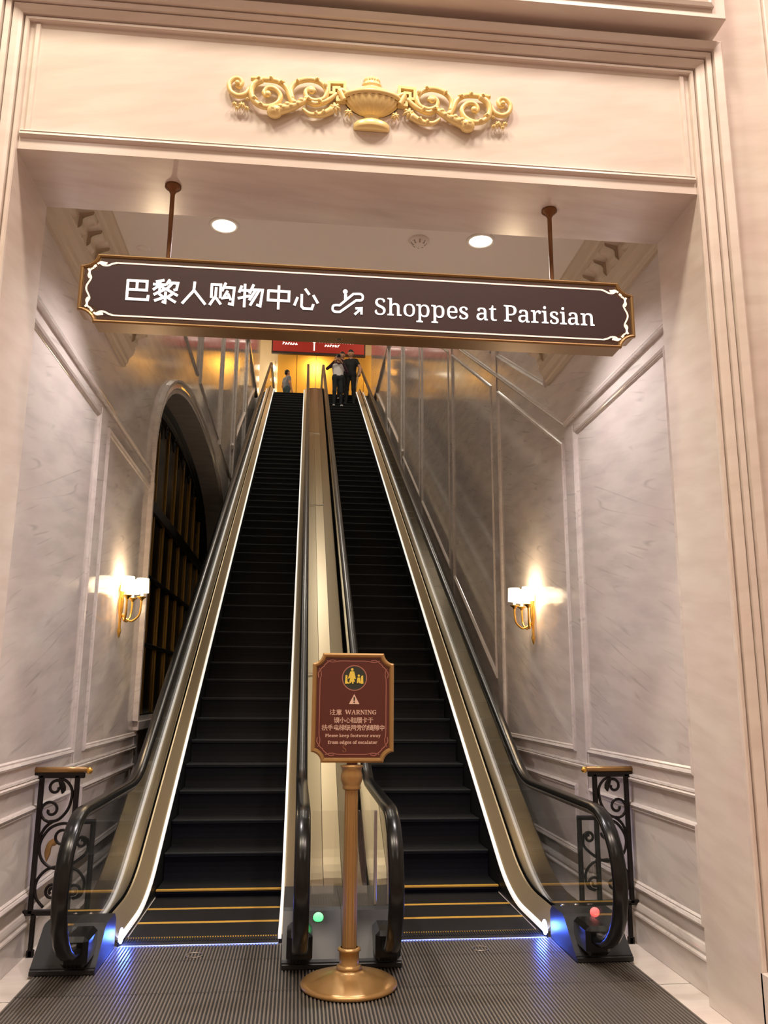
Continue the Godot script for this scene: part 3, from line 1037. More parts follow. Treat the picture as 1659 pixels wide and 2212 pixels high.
func build_hanging_sign():
	var t := thing("hanging_sign", "long maroon illuminated sign with gold edges hanging under the portal soffit", "sign", Vector3(0.315, 3.725, -4.29))
	var z := Vector3(0, 0, 1)
	var st := st_new()
	var ol := plaque_outline(1.545, 0.196, 0.085, 0.07)
	prism(st, PackedVector2Array(ol), Vector3(0, 0, -0.13), Vector3.RIGHT, Vector3.UP, Vector3(0, 0, 0.13))
	put(st, "cabinet", M.frame, t)
	st = st_new()
	moulding(st, ol, [[-0.004, -0.012], [-0.004, 0.006], [0.004, 0.01], [0.012, 0.006], [0.014, 0.0]], Vector3.ZERO, Vector3.RIGHT, Vector3.UP, z)
	put(st, "rim", M.frame, t)
	st = st_new()
	var il := plaque_outline(1.528, 0.18, 0.085, 0.07)
	prism(st, PackedVector2Array(il), Vector3(0, 0, -0.002), Vector3.RIGHT, Vector3.UP, Vector3(0, 0, 0.004))
	put(st, "face_border", mat(Color8(66, 40, 20), 0.4), t)
	st = st_new()
	prism(st, PackedVector2Array(plaque_outline(1.5, 0.158, 0.075, 0.06)), Vector3.ZERO, Vector3.RIGHT, Vector3.UP, Vector3(0, 0, 0.003))
	put(st, "face", M.maroon, t)
	# border lines with scrolled corners
	st = st_new()
	for sy in [-1.0, 1.0]:
		stroke(st, [Vector2(-1.36, sy * 0.154), Vector2(1.36, sy * 0.154)], 0.008, Vector3(0, 0, 0.002), Vector3.RIGHT, Vector3.UP, Vector3(0, 0, 0.003))
		for sx in [-1.0, 1.0]:
			var o := Vector3(0, 0, 0.002)
			var u := Vector3(sx, 0, 0)
			var v := Vector3(0, sy, 0)
			stroke(st, curve([Vector2(1.36, 0.154), Vector2(1.385, 0.146), Vector2(1.405, 0.136), Vector2(1.43, 0.136), Vector2(1.45, 0.148), Vector2(1.462, 0.142)], 4), 0.01, o, u, v, Vector3(0, 0, 0.003))
			stroke(st, curve([Vector2(1.41, 0.15), Vector2(1.428, 0.152), Vector2(1.444, 0.154), Vector2(1.456, 0.146)], 4), 0.009, o, u, v, Vector3(0, 0, 0.003))
			stroke(st, curve([Vector2(1.414, 0.143), Vector2(1.43, 0.146), Vector2(1.442, 0.15)], 4), 0.008, o, u, v, Vector3(0, 0, 0.003))
			stroke(st, curve([Vector2(1.466, 0.134), Vector2(1.474, 0.128), Vector2(1.478, 0.12)], 3), 0.013, o, u, v, Vector3(0, 0, 0.003))
			stroke(st, curve([Vector2(1.478, 0.118), Vector2(1.496, 0.106), Vector2(1.499, 0.085), Vector2(1.489, 0.062), Vector2(1.496, 0.04), Vector2(1.508, 0.016), Vector2(1.511, 0.0)], 4), 0.009, o, u, v, Vector3(0, 0, 0.003))
			stroke(st, curve([Vector2(1.508, 0.112), Vector2(1.5, 0.094), Vector2(1.504, 0.072), Vector2(1.496, 0.056)], 4), 0.011, o, u, v, Vector3(0, 0, 0.003))
	put(st, "border_line", M.letter_line, t)
	# seven characters
	var han := ["1.4 1.2 8.6 1.2 8.6 4.9 1.4 4.9/1.4 1.2 1.4 8.8 9.2 8.8 9.3 7.2/4.9 1.2 4.9 4.9",
		"4 0.4 1.4 1.1/0.4 2.2 4.8 2.2/2.7 0.9 2.7 4.8/2.6 2.4 0.4 4.4/2.9 2.6 4.6 4/6.2 0.2 5.2 2/5.8 1.3 9.4 1.3 9 4 8.2 4.2/7.4 1.4 5.2 4.2/5 3.9 0.8 6.4/5 3.9 9.4 6.4/5 5.4 5 9.6 4.1 9.3/2.8 6.3 4 7.2/1.2 8.9 4.2 7.6/7.4 6 6 7.2/5.8 7.4 8.8 9.2",
		"5 0.6 4.8 4 0.8 9.4/5 4 9.3 9.4",
		"0.8 1 4.2 1 4.2 6.4/0.8 1 0.8 6.4/2.5 2.4 2.4 5.8 0.4 9.4/2.8 6.8 4.4 9/6 0.3 4.8 3.4/5.5 2 9.4 2 9 9 7.6 8.7/6.8 3.6 5.4 6.4 7.8 6/7.2 4.8 8.2 7",
		"1.4 1.2 0.6 3.6/1 2.8 4.4 2.8/2.7 0.4 2.7 9.6/0.4 6.2 4.6 5/5.9 0.4 4.6 3.8/5.3 2.3 9.5 2.3 8.8 9 7.6 8.6/6.8 2.5 4.6 6.6/8.2 2.5 5 8.8",
		"1 2.4 9 2.4 9 6.3 1 6.3 1 2.4/5 0.3 5 9.8",
		"1.5 4.8 0.5 7.8/3.2 3.4 3.2 8.2 4 9.1 7.2 9.1 7.7 7.4/4.6 1 6 3/7.8 3.6 9.4 6.4"]
	st = st_new()
	for i in 7:
		glyph(st, han[i], Vector2(-1.243 + 0.1525 * i, 0.0), 0.142, 0.0136, 0.003, 0.004)
	put(st, "lettering", M.letter, t)
	lettering(t, "Shoppes at Parisian", false, 1.258, 0.682, -0.072, 0.004, M.letter)
	# escalator symbol
	st = st_new()
	var loop := []
	for p in curve([Vector2(128, 274), Vector2(102, 274), Vector2(90, 264), Vector2(92, 246), Vector2(106, 240), Vector2(126, 240)], 4): loop.append(p)
	for p in curve([Vector2(196, 178), Vector2(232, 176), Vector2(245, 186), Vector2(244, 202), Vector2(234, 209), Vector2(212, 210)], 4): loop.append(p)
	var fit := func(p: Vector2) -> Vector2: return Vector2(-0.187 + (p.x - 85.0) / 165.0 * 0.176, 0.065 - (p.y - 160.0) / 125.0 * 0.145)
	var lp := []
	for p in loop: lp.append(fit.call(p))
	stroke(st, lp, 0.012, Vector3(0, 0, 0.003), Vector3.RIGHT, Vector3.UP, Vector3(0, 0, 0.004), true)
	var disc := PackedVector2Array()
	for i in 12: disc.append(fit.call(Vector2(154, 168)) + Vector2(cos(TAU * i / 12), sin(TAU * i / 12)) * 0.013)
	prism(st, disc, Vector3(0, 0, 0.003), Vector3.RIGHT, Vector3.UP, Vector3(0, 0, 0.004))
	stroke(st, [fit.call(Vector2(156, 182)), fit.call(Vector2(156, 214))], 0.016, Vector3(0, 0, 0.003), Vector3.RIGHT, Vector3.UP, Vector3(0, 0, 0.004))
	stroke(st, [fit.call(Vector2(204, 284)), fit.call(Vector2(236, 254))], 0.012, Vector3(0, 0, 0.003), Vector3.RIGHT, Vector3.UP, Vector3(0, 0, 0.004))
	stroke(st, [fit.call(Vector2(208, 252)), fit.call(Vector2(240, 249)), fit.call(Vector2(240, 282))], 0.012, Vector3(0, 0, 0.003), Vector3.RIGHT, Vector3.UP, Vector3(0, 0, 0.004))
	put(st, "escalator_symbol", M.letter, t)
	# the two rods with their roses
	for x in [-1.1, 1.092]:
		st = st_new(true)
		lathe(st, [[0.0, 0.685], [0.045, 0.685], [0.046, 0.672], [0.036, 0.662], [0.022, 0.65], [0.013, 0.63], [0.0125, 0.225], [0.022, 0.222], [0.024, 0.196], [0.0, 0.196]], 16, Vector3(x, 0, -0.06))
		put(st, "rod", mat(Color8(122, 84, 52), 0.35, 0.6), t)
	st = st_new(true)
	ellipsoid(st, Vector3(-0.14, -0.196, -0.07), Vector3(0.02, 0.004, 0.02), 10)
	put(st, "screw", M.bronze_dark, t)

# ---------------------------------------------------------------- gilded relief over the opening
func build_ornament():
	var t := thing("gilded_urn_relief", "gilded relief of an urn between leafy scrolls on the header panel", "wall ornament", Vector3(0.322, 4.843, FRONT + 0.002))
	var K := 0.001043
	cut_z = 0.0
	var z := Vector3(0, 0, 1)
	# urn: foot, stem, fluted bowl, rim, lid, finial
	var sc := Vector3(1, 1, 0.55)
	var fit := func(rows: Array) -> Array:
		var o := []
		for r in rows: o.append([r[0] * K, (232.0 - r[1]) * K])
		return o
	var st := st_new(true)
	lathe(st, fit.call([[0, 404], [92, 404], [98, 394], [98, 372], [90, 362], [72, 352], [48, 342], [38, 330], [40, 318], [56, 310]]), 32, Vector3.ZERO, 0, 0, sc)
	put(st, "foot", M.gold, t)
	st = st_new(true)
	lathe(st, fit.call([[40, 318], [70, 310], [104, 292], [132, 268], [148, 244], [152, 230]]), 96, Vector3.ZERO, 0.07, 24, sc)
	put(st, "bowl", M.gold, t)
	st = st_new(true)
	lathe(st, fit.call([[150, 232], [166, 226], [170, 216], [164, 208], [150, 204], [140, 200]]), 48, Vector3.ZERO, 0, 0, sc)
	put(st, "rim", M.gold, t)
	st = st_new(true)
	lathe(st, fit.call([[142, 202], [128, 188], [108, 172], [84, 158], [60, 150], [48, 144], [42, 134], [52, 128], [54, 118], [46, 110], [40, 100], [46, 92], [40, 82], [24, 74], [12, 66], [0, 56]]), 64, Vector3.ZERO, 0.03, 20, sc)
	put(st, "lid", M.gold, t)
	for i in 7:
		st = st_new(true)
		var a := (i - 3) * 0.42
		ellipsoid(st, Vector3(sin(a) * 34 * K, 140 * K, cos(a) * 20 * K), Vector3(7, 14, 7) * K, 8)
		put(st, "finial_leaf", M.gold, t)
	for s in [-1.0, 1.0]:
		var u := Vector3(s, 0, 0)
		var P := func(x: float, y: float) -> Vector2: return Vector2((838.0 - x) * K, (232.0 + 0.058 * (x - 838.0) - y) * K)
		# handle of the urn
		st = st_new(true)
		tube(st, lift(curve([P.call(690, 240), P.call(676, 215), P.call(666, 180), P.call(700, 195), P.call(730, 215)], 5), Vector3(0, 0, 0.03), u, Vector3.UP), [16 * K], 8)
		put(st, "handle", M.gold, t)
		# Greek key
		st = st_new()
		var o := Vector3(0, 0, 0)
		stroke(st, [P.call(660, 178), P.call(660, 160), P.call(632, 160), P.call(632, 192), P.call(606, 192), P.call(606, 128), P.call(690, 128), P.call(690, 235), P.call(652, 235), P.call(652, 205)], 15 * K, o, u, Vector3.UP, z * 0.03)
		put(st, "key_fret", M.gold, t)
		var scroll := func(pts: Array, r0: float, r1: float, zz: float, called: String):
			var q := st_new(true)
			var l := lift(pts, Vector3(0, 0, zz), u, Vector3.UP)
			var rr := []
			for i in l.size(): rr.append(lerpf(r0, r1, float(i) / (l.size() - 1)) * K)
			tube(q, l, rr, 8, 1.0)
			put(q, called, M.gold, t)
		# small end scroll
		var e := []
		for p in [[188, 178], [165, 212], [125, 222], [88, 196], [78, 152], [100, 120], [130, 118], [146, 142], [134, 166], [116, 158]]: e.append(P.call(p[0], p[1]))
		scroll.call(curve(e, 4), 15.0, 11.0, 0.022, "scroll")
		# outer volute
		e = []
		for p in [[190, 118], [250, 122], [330, 130], [380, 172], [402, 226], [420, 262]]: e.append(P.call(p[0], p[1]))
		scroll.call(curve(e, 4), 12.0, 18.0, 0.026, "stem")
		e = []
		for p in [[250, 128], [206, 160], [196, 214], [222, 268], [280, 292], [335, 268], [350, 222], [322, 182], [282, 176], [262, 204], [276, 228]]: e.append(P.call(p[0], p[1]))
		scroll.call(curve(e, 4), 17.0, 12.0, 0.03, "volute")
		# inner volute
		e = []
		for p in [[412, 240], [404, 180], [440, 132], [505, 116], [562, 136], [594, 184], [580, 232], [530, 246], [488, 222], [486, 184], [516, 170], [528, 192]]: e.append(P.call(p[0], p[1]))
		scroll.call(curve(e, 4), 15.0, 13.0, 0.028, "volute")
		e = []
		for p in [[480, 225], [530, 262], [600, 240], [648, 196]]: e.append(P.call(p[0], p[1]))
		scroll.call(curve(e, 4), 18.0, 12.0, 0.024, "stem")
		# acanthus cone and trailing leaf
		e = []
		for p in [[318, 318], [350, 308], [420, 284], [485, 246]]: e.append(P.call(p[0], p[1]))
		scroll.call(curve(e, 4), 36.0, 14.0, 0.03, "acanthus")
		var bud := st_new(true)
		var bc: Vector2 = P.call(322, 318)
		ellipsoid(bud, Vector3(s * bc.x, bc.y, 0.03), Vector3(42, 37, 34) * K, 14)
		put(bud, "acanthus_bud", M.gold, t)
		for f in [[232, 126], [300, 124], [352, 146], [214, 246], [250, 284], [440, 136], [540, 124], [586, 160], [560, 256], [500, 244], [580, 322], [540, 330]]:
			var lf := st_new(true)
			var lc: Vector2 = P.call(f[0], f[1])
			var ang: float = f[0] * 0.7 + f[1]
			tube(lf, [Vector3(s * (lc.x - cos(ang) * 17 * K), lc.y - sin(ang) * 17 * K, 0.03), Vector3(s * lc.x, lc.y, 0.05), Vector3(s * (lc.x + cos(ang) * 19 * K), lc.y + sin(ang) * 19 * K, 0.036)], [4 * K, 11 * K, 3 * K], 6)
			put(lf, "leaf", M.gold, t)
		for k in 9:
			var q := st_new(true)
			var c: Vector2 = P.call(316 + 18 * k, 322 - 8 * k + (k % 2) * 14 - 7)
			ellipsoid(q, Vector3(s * c.x, c.y, 0.056 - 0.002 * k), Vector3(16, 13, 12) * K, 8)
			put(q, "acanthus_leaf", M.gold, t)
		e = []
		for p in [[470, 292], [510, 326], [570, 326], [625, 296]]: e.append(P.call(p[0], p[1]))
		scroll.call(curve(e, 4), 8.0, 22.0, 0.024, "leaf")
		for f in [[640, 282, 34.0], [712, 312, 26.0], [150, 282, 22.0], [112, 276, 16.0], [176, 300, 15.0], [126, 300, 13.0], [178, 244, 12.0]]:
			var q := st_new(true)
			var c: Vector2 = P.call(f[0], f[1])
			for k in 6:
				var a := TAU * k / 6 + 0.3
				tube(q, [Vector3(s * c.x, c.y, 0.034), Vector3(s * (c.x + cos(a) * f[2] * K * 0.6), c.y + sin(a) * f[2] * K * 0.6, 0.03), Vector3(s * (c.x + cos(a) * f[2] * K), c.y + sin(a) * f[2] * K, 0.014)], [f[2] * 0.22 * K, f[2] * 0.26 * K, f[2] * 0.06 * K], 6)
			ellipsoid(q, Vector3(s * c.x, c.y, 0.036), Vector3(0.3, 0.3, 0.25) * f[2] * K, 8)
			put(q, "rosette", M.gold, t)
		for c0 in [[122, 152, 14.0], [284, 216, 18.0], [512, 190, 20.0]]:
			var q := st_new(true)
			var c: Vector2 = P.call(c0[0], c0[1])
			ellipsoid(q, Vector3(s * c.x, c.y, 0.036), Vector3(1, 1, 0.8) * c0[2] * K, 10)
			put(q, "volute_eye", M.gold, t)

	cut_z = -1e9

# ---------------------------------------------------------------- arched window
func build_window():
	var t := thing("window_1", "tall arched window with black glass, brass mullions and iron bars", "window", Vector3(WALL_L - 0.42, 1.3, ARCH_Z), "", "structure")
	var o := Vector3(0, -1.3, -ARCH_Z)
	var u := Vector3(0, 0, -1)
	var arch := arch_pts(0.0, 40)
	var top := func(zz: float) -> float:
		for i in arch.size() - 1:
			if zz >= arch[i].x and zz <= arch[i + 1].x:
				return lerpf(arch[i].y, arch[i + 1].y, (zz - arch[i].x) / maxf(arch[i + 1].x - arch[i].x, 1e-5))
		return ARCH_Y
	var z0 := -ARCH_Z - ARCH_A
	var pitch := 0.86
	var n := 10
	var rows := [1.3, 2.2, 3.1, 4.06]
	for i in n:
		var a := z0 + pitch * i
		var b := a + pitch
		for r in 4:
			var poly := PackedVector2Array()
			if r < 3:
				poly = PackedVector2Array([Vector2(a, rows[r]), Vector2(b, rows[r]), Vector2(b, rows[r + 1]), Vector2(a, rows[r + 1])])
			else:
				poly.append(Vector2(a, rows[3])); poly.append(Vector2(b, rows[3]))
				for k in range(6, -1, -1):
					var zz := lerpf(a, b, k / 6.0)
					poly.append(Vector2(zz, maxf(top.call(zz), rows[3] + 0.02)))
			var st := st_new()
			prism(st, poly, o + Vector3(-0.02, 0, 0), u, Vector3.UP, Vector3(0.012, 0, 0))
			put(st, "pane", M.dark_glass, t)
	for i in n + 1:
		var zz := z0 + pitch * i
		var st := st_new()
		box(st, o + Vector3(-0.01, 1.3, -zz - 0.014), o + Vector3(0.024, maxf(top.call(clampf(zz, z0 + 0.01, -ARCH_Z + ARCH_A - 0.01)), 4.1) - 0.14, -zz + 0.014), 0.005)
		put(st, "mullion", M.mullion, t)
	for r in [[2.2, 0.025], [3.1, 0.025], [4.06, 0.085]]:
		var st := st_new()
		box(st, o + Vector3(0.0, r[0] - r[1], -z0), o + Vector3(0.06, r[0] + r[1], -z0 - 2 * ARCH_A), 0.008)
		put(st, "glazing_bar", M.iron, t)
	var st2 := st_new()
	var fr := []
	for p in arch: fr.append(p)
	moulding(st2, fr, [[-0.0, -0.02], [-0.0, 0.09], [-0.03, 0.1], [-0.07, 0.07], [-0.12, 0.07], [-0.14, 0.05], [-0.2, 0.05], [-0.2, -0.02]], o, u, Vector3.UP, Vector3(1, 0, 0), false)
	put(st2, "arch_frame", M.iron, t)
	# scrollwork under the arch
	for i in 16:
		var st := st_new(true)
		var p: Vector2 = arch_pts(-0.34, 17)[i + 1]
		tube(st, lift(spiral(p, 0.12, 0.03, 0.4 + i, 1.4, 14), o + Vector3(0.04, 0, 0), u, Vector3.UP), [0.016], 6, 1.0, Vector3(1, 0, 0))
		put(st, "scrollwork", M.iron, t)

# ---------------------------------------------------------------- sconces
func build_sconces():
	for side in 2:
		var s: float = [1.0, -1.0][side]
		var t := thing("wall_sconce", "brass wall sconce with three white shades beside the arched window" if side == 0 else "brass wall sconce with three white shades on the marble wall without window", "sconce", Vector3([WALL_L, WALL_R][side], 2.06, -7.82 if side == 0 else -8.0), "pair of brass sconces")
		var st := st_new(true)
		lathe(st, [[0.0, 0.0], [0.01, 0.02], [0.022, 0.07], [0.02, 0.08], [0.014, 0.1], [0.016, 0.2], [0.026, 0.27], [0.028, 0.34], [0.02, 0.4], [0.028, 0.44], [0.022, 0.48], [0.012, 0.5], [0.016, 0.515], [0.0, 0.54]], 14, Vector3(s * 0.03, 0, 0), 0, 0, Vector3(0.9, 1, 1))
		put(st, "back_plate", M.brass, t)
		for d in [-1.0, 0.0, 1.0]:
			var foot := Vector3(s * 0.05, 0.22, 0)
			var off := 0.16 if d == 0.0 else 0.055
			var arm := [foot, foot + Vector3(s * 0.2 * off, -0.04, d * 0.012), foot + Vector3(s * 0.55 * off, -0.06, d * 0.05), foot + Vector3(s * 0.92 * off, -0.005, d * 0.105), foot + Vector3(s * off, 0.08, d * 0.12), foot + Vector3(s * off, 0.13, d * 0.12)]
			st = st_new(true)
			tube(st, curve(arm, 6), [0.0095], 8, 1.0, Vector3(0.3, 0, 1))
			var a := put(st, "arm", M.brass, t)
			st = st_new(true)
			var c: Vector3 = arm[5]
			lathe(st, [[0.0, -0.01], [0.014, 0.0], [0.02, 0.012], [0.042, 0.026], [0.044, 0.032], [0.0, 0.034]], 16, c)
			put(st, "drip_cup", M.brass, a)
			st = st_new(true)
			lathe(st, [[0.013, 0.034], [0.013, 0.09], [0.0, 0.09]], 12, c)
			put(st, "candle", mat(Color8(240, 232, 214), 0.5), a)
			st = st_new(true)
			lathe(st, [[0.062, 0.07], [0.056, 0.2], [0.054, 0.2], [0.06, 0.07], [0.062, 0.07]], 24, c)
			put(st, "lamp_shade", M.shade, t)
			omni(t.position + c + Vector3(0, 0.135, 0), Color(1.0, 0.88, 0.72), 0.16, 0.03)

# ---------------------------------------------------------------- iron railings beside the newels
func build_railings():
	for side in 2:
		var s: float = [1.0, -1.0][side]
		var t := thing("iron_railing", "black scrolled iron railing end beside the wall with the arched window" if side == 0 else "black scrolled iron railing end beside the red lamp base", "railing", Vector3([WALL_L, WALL_R][side], 0, -5.77), "pair of scrolled iron railings")
		var bar := func(a: Vector2, b: Vector2, m: Material, called: String, ch := 0.004):
			var st := st_new()
			box(st, Vector3(s * a.x, a.y, -0.014), Vector3(s * b.x, b.y, 0.014), ch)
			put(st, called, m, t)
		bar.call(Vector2(0.03, 0.245), Vector2(0.06, 1.07), M.iron, "post")
		bar.call(Vector2(0.25, 0.262), Vector2(0.28, 1.07), M.iron, "post")
		bar.call(Vector2(0.37, 0.262), Vector2(0.4, 0.8), M.iron, "post")
		bar.call(Vector2(0.27, 0.77), Vector2(0.4, 0.8), M.iron, "rail")
		bar.call(Vector2(0.0, 1.05), Vector2(0.31, 1.085), M.iron, "rail")
		bar.call(Vector2(0.0, 0.235), Vector2(0.41, 0.268), M.iron, "rail")
		bar.call(Vector2(0.052, 0.0), Vector2(0.08, 0.25), M.iron, "leg")
		bar.call(Vector2(0.044, 0.0), Vector2(0.088, 0.04), M.iron, "foot")
		var st := st_new(true)
		tube(st, [Vector3(s * 0.0, 1.1, 0), Vector3(s * 0.32, 1.1, 0)], [0.019], 12)
		put(st, "cap_rail", M.stand, t)
		st = st_new(true)
		ellipsoid(st, Vector3(s * 0.335, 1.095, 0), Vector3(0.022, 0.022, 0.022), 12)
		put(st, "knob", M.brass, t)
		var wire := func(pts: Array, called := "scroll"):
			var w := st_new(true)
			tube(w, lift(pts, Vector3.ZERO, Vector3(s, 0, 0), Vector3.UP), [0.0095], 8)
			put(w, called, M.iron, t)
		# upper double scroll
		var a := spiral(Vector2(0.135, 0.99), 0.016, 0.058, PI * 0.1, -1.15, 20)
		a.append_array(curve([Vector2(0.15, 1.045), Vector2(0.2, 1.03), Vector2(0.238, 0.97), Vector2(0.225, 0.87), Vector2(0.17, 0.8), Vector2(0.11, 0.785)], 5))
		var b := spiral(Vector2(0.115, 0.855), 0.07, 0.014, -PI * 0.55, -1.25, 20)
		a.append_array(b)
		wire.call(a)
		wire.call(curve([Vector2(0.14, 0.79), Vector2(0.09, 0.75), Vector2(0.06, 0.68), Vector2(0.06, 0.6)], 6))
		# middle scroll
		a = curve([Vector2(0.255, 0.765), Vector2(0.2, 0.775), Vector2(0.12, 0.745), Vector2(0.068, 0.66), Vector2(0.08, 0.57), Vector2(0.14, 0.515), Vector2(0.22, 0.51), Vector2(0.3, 0.55), Vector2(0.36, 0.61), Vector2(0.355, 0.68)], 5)
		a.append_array(spiral(Vector2(0.322, 0.66), 0.036, 0.014, 0.5, 1.2, 14))
		wire.call(a)
		wire.call(spiral(Vector2(0.2, 0.69), 0.046, 0.036, 0.9, 0.85, 16))
		# lower scroll
		a = curve([Vector2(0.2, 0.52), Vector2(0.12, 0.5), Vector2(0.065, 0.43), Vector2(0.07, 0.34), Vector2(0.12, 0.28)], 5)
		wire.call(a)
		a = curve([Vector2(0.2, 0.52), Vector2(0.3, 0.5), Vector2(0.355, 0.43), Vector2(0.34, 0.35), Vector2(0.29, 0.33)], 5)
		a.append_array(spiral(Vector2(0.295, 0.375), 0.046, 0.014, -PI * 0.5, 1.3, 18))
		wire.call(a)
		wire.call(spiral(Vector2(0.165, 0.37), 0.045, 0.014, PI * 0.5, 1.4, 18))
		# gilded leaf
		st = st_new(true)
		var leaf := PackedVector2Array()
		for p in curve([Vector2(0.115, 0.545), Vector2(0.1, 0.6), Vector2(0.115, 0.66), Vector2(0.15, 0.685), Vector2(0.175, 0.665), Vector2(0.165, 0.645), Vector2(0.14, 0.635), Vector2(0.135, 0.59)], 3): leaf.append(p)
		prism(st, leaf, Vector3(0, 0, -0.006), Vector3(s, 0, 0), Vector3.UP, Vector3(0, 0, 0.012))
		put(st, "gilded_leaf", M.stand, t)

# ---------------------------------------------------------------- warning board on its stand
func build_warning_stand():
	var t := thing("warning_stand", "maroon warning board on a gold pole stand between the escalators", "sign stand", Vector3(0.327, 0.0127, -5.065))
	var st := st_new(true)
	lathe(st, [[0.0, 0.0], [0.262, 0.0], [0.27, 0.008], [0.268, 0.018], [0.25, 0.03], [0.18, 0.052], [0.1, 0.074], [0.07, 0.082], [0.066, 0.088]], 48, Vector3.ZERO)
	put(st, "base", M.stand, t)
	st = st_new(true)
	lathe(st, [[0.066, 0.084], [0.07, 0.09], [0.07, 0.1], [0.06, 0.108], [0.055, 0.112], [0.055, 0.175], [0.064, 0.182], [0.064, 0.192], [0.048, 0.198]], 32, Vector3.ZERO)
	put(st, "collar", M.stand, t)
	st = st_new(true)
	lathe(st, [[0.042, 0.19], [0.039, 1.04]], 80, Vector3.ZERO, 0.07, 16)
	put(st, "pole", M.stand, t)
	st = st_new(true)
	lathe(st, [[0.04, 1.035], [0.05, 1.04], [0.054, 1.046], [0.05, 1.054], [0.054, 1.07], [0.063, 1.09], [0.062, 1.12], [0.056, 1.14], [0.058, 1.155], [0.066, 1.165], [0.066, 1.172], [0.0, 1.176]], 32, Vector3.ZERO)
	put(st, "capital", M.stand, t)
	# board
	var b := Node3D.new()
	b.name = "board"
	t.add_child(b)
	b.position = Vector3(0.0, 1.502, 0.0)
	var z := Vector3(0, 0, 1)
	st = st_new()
	var ol := plaque_outline(0.24, 0.312, 0.06, 0.06)
	prism(st, PackedVector2Array(ol), Vector3(0, 0, -0.02), Vector3.RIGHT, Vector3.UP, Vector3(0, 0, 0.034))
	box(st, Vector3(-0.03, -0.34, -0.012), Vector3(0.03, -0.3, 0.012))
	put(st, "panel", M.board, b)
	st = st_new()
	moulding(st, ol, [[-0.001, -0.022], [-0.002, 0.02], [0.008, 0.028], [0.018, 0.026], [0.024, 0.018], [0.026, 0.012]], Vector3.ZERO, Vector3.RIGHT, Vector3.UP, z)
	put(st, "frame", M.stand, b)
	var P := func(x: float, y: float) -> Vector2: return Vector2((x - 760.5) * 0.00282, (1527.5 - y) * 0.00275)
	var zf := 0.014
	var d := Vector3(0, 0, 0.0015)
	# thin border with curled corners
	st = st_new()
	for sx in [-1.0, 1.0]:
		for sy in [-1.0, 1.0]:
			var u := Vector3(sx, 0, 0)
			var v := Vector3(0, sy, 0)
			var o := Vector3(0, 0, zf)
			stroke(st, curve([Vector2(0, 0.268), Vector2(0.08, 0.268), Vector2(0.11, 0.262), Vector2(0.135, 0.262), Vector2(0.158, 0.27)], 4), 0.004, o, u, v, d)
			stroke(st, curve([Vector2(0.196, 0), Vector2(0.196, 0.15), Vector2(0.19, 0.18), Vector2(0.193, 0.21), Vector2(0.203, 0.225)], 4), 0.004, o, u, v, d)
			stroke(st, curve([Vector2(0.105, 0.27), Vector2(0.13, 0.274), Vector2(0.15, 0.262), Vector2(0.165, 0.25), Vector2(0.176, 0.238)], 4), 0.0045, o, u, v, d)
			stroke(st, curve([Vector2(0.205, 0.17), Vector2(0.208, 0.195), Vector2(0.196, 0.215), Vector2(0.184, 0.23), Vector2(0.172, 0.236)], 4), 0.0045, o, u, v, d)
	put(st, "border_line", M.line, b)
	# emblem
	st = st_new()
	var disc := PackedVector2Array()
	var ring := []
	for i in 36:
		var q: Vector2 = P.call(763, 1466)
		disc.append(q + Vector2(cos(TAU * i / 36), sin(TAU * i / 36)) * 0.072)
		ring.append(q + Vector2(cos(TAU * i / 36), sin(TAU * i / 36)) * 0.072)
	prism(st, disc, Vector3(0, 0, zf), Vector3.RIGHT, Vector3.UP, d * 0.5)
	put(st, "emblem", M.ink_dark, b)
	st = st_new()
	stroke(st, ring, 0.006, Vector3(0, 0, zf), Vector3.RIGHT, Vector3.UP, d, true)
	put(st, "emblem_ring", M.line, b)
	st = st_new()
	var flat := func(pts: Array, m2: SurfaceTool):
		var pl := PackedVector2Array()
		for p in pts: pl.append(P.call(p[0], p[1]))
		prism(m2, pl, Vector3(0, 0, zf + 0.001), Vector3.RIGHT, Vector3.UP, d)
	var dot := func(x: float, y: float, r: float, m2: SurfaceTool):
		var pl := PackedVector2Array()
		for i in 12: pl.append(P.call(x, y) + Vector2(cos(TAU * i / 12), sin(TAU * i / 12)) * r)
		prism(m2, pl, Vector3(0, 0, zf + 0.001), Vector3.RIGHT, Vector3.UP, d)
	dot.call(758, 1448, 0.008, st)
	flat.call([[754, 1452], [762, 1452], [766, 1468], [762, 1468], [764, 1474], [752, 1474], [754, 1466], [749, 1468]], st)
	flat.call([[753, 1474], [757, 1474], [755, 1477], [751, 1477]], st)
	flat.call([[758, 1474], [761, 1474], [761, 1478], [758, 1478]], st)
	dot.call(772, 1461, 0.007, st)
	flat.call([[769, 1465], [775, 1465], [776, 1477], [773, 1477], [772, 1472], [771, 1477], [768, 1477]], st)
	flat.call([[744, 1460], [748, 1460], [748, 1473], [753, 1478], [776, 1478], [777, 1462], [781, 1460], [782, 1478], [743, 1478]], st)
	put(st, "emblem_figures", M.ink_yellow, b)
	# triangle with an exclamation mark
	st = st_new()
	flat.call([[763, 1500], [774, 1521], [752, 1521]], st)
	put(st, "warning_triangle", M.ink, b)
	st = st_new()
	var zz := Vector3(0, 0, 0.003)
	for r in [[761.6, 1506, 764.4, 1514], [761.6, 1516, 764.4, 1518.6]]:
		var p0: Vector2 = P.call(r[0], r[1])
		var p1: Vector2 = P.call(r[2], r[3])
		box(st, Vector3(p0.x, p0.y, zf), Vector3(p1.x, p1.y, zf + 0.0035))
	put(st, "exclamation_mark", M.ink_dark, b)
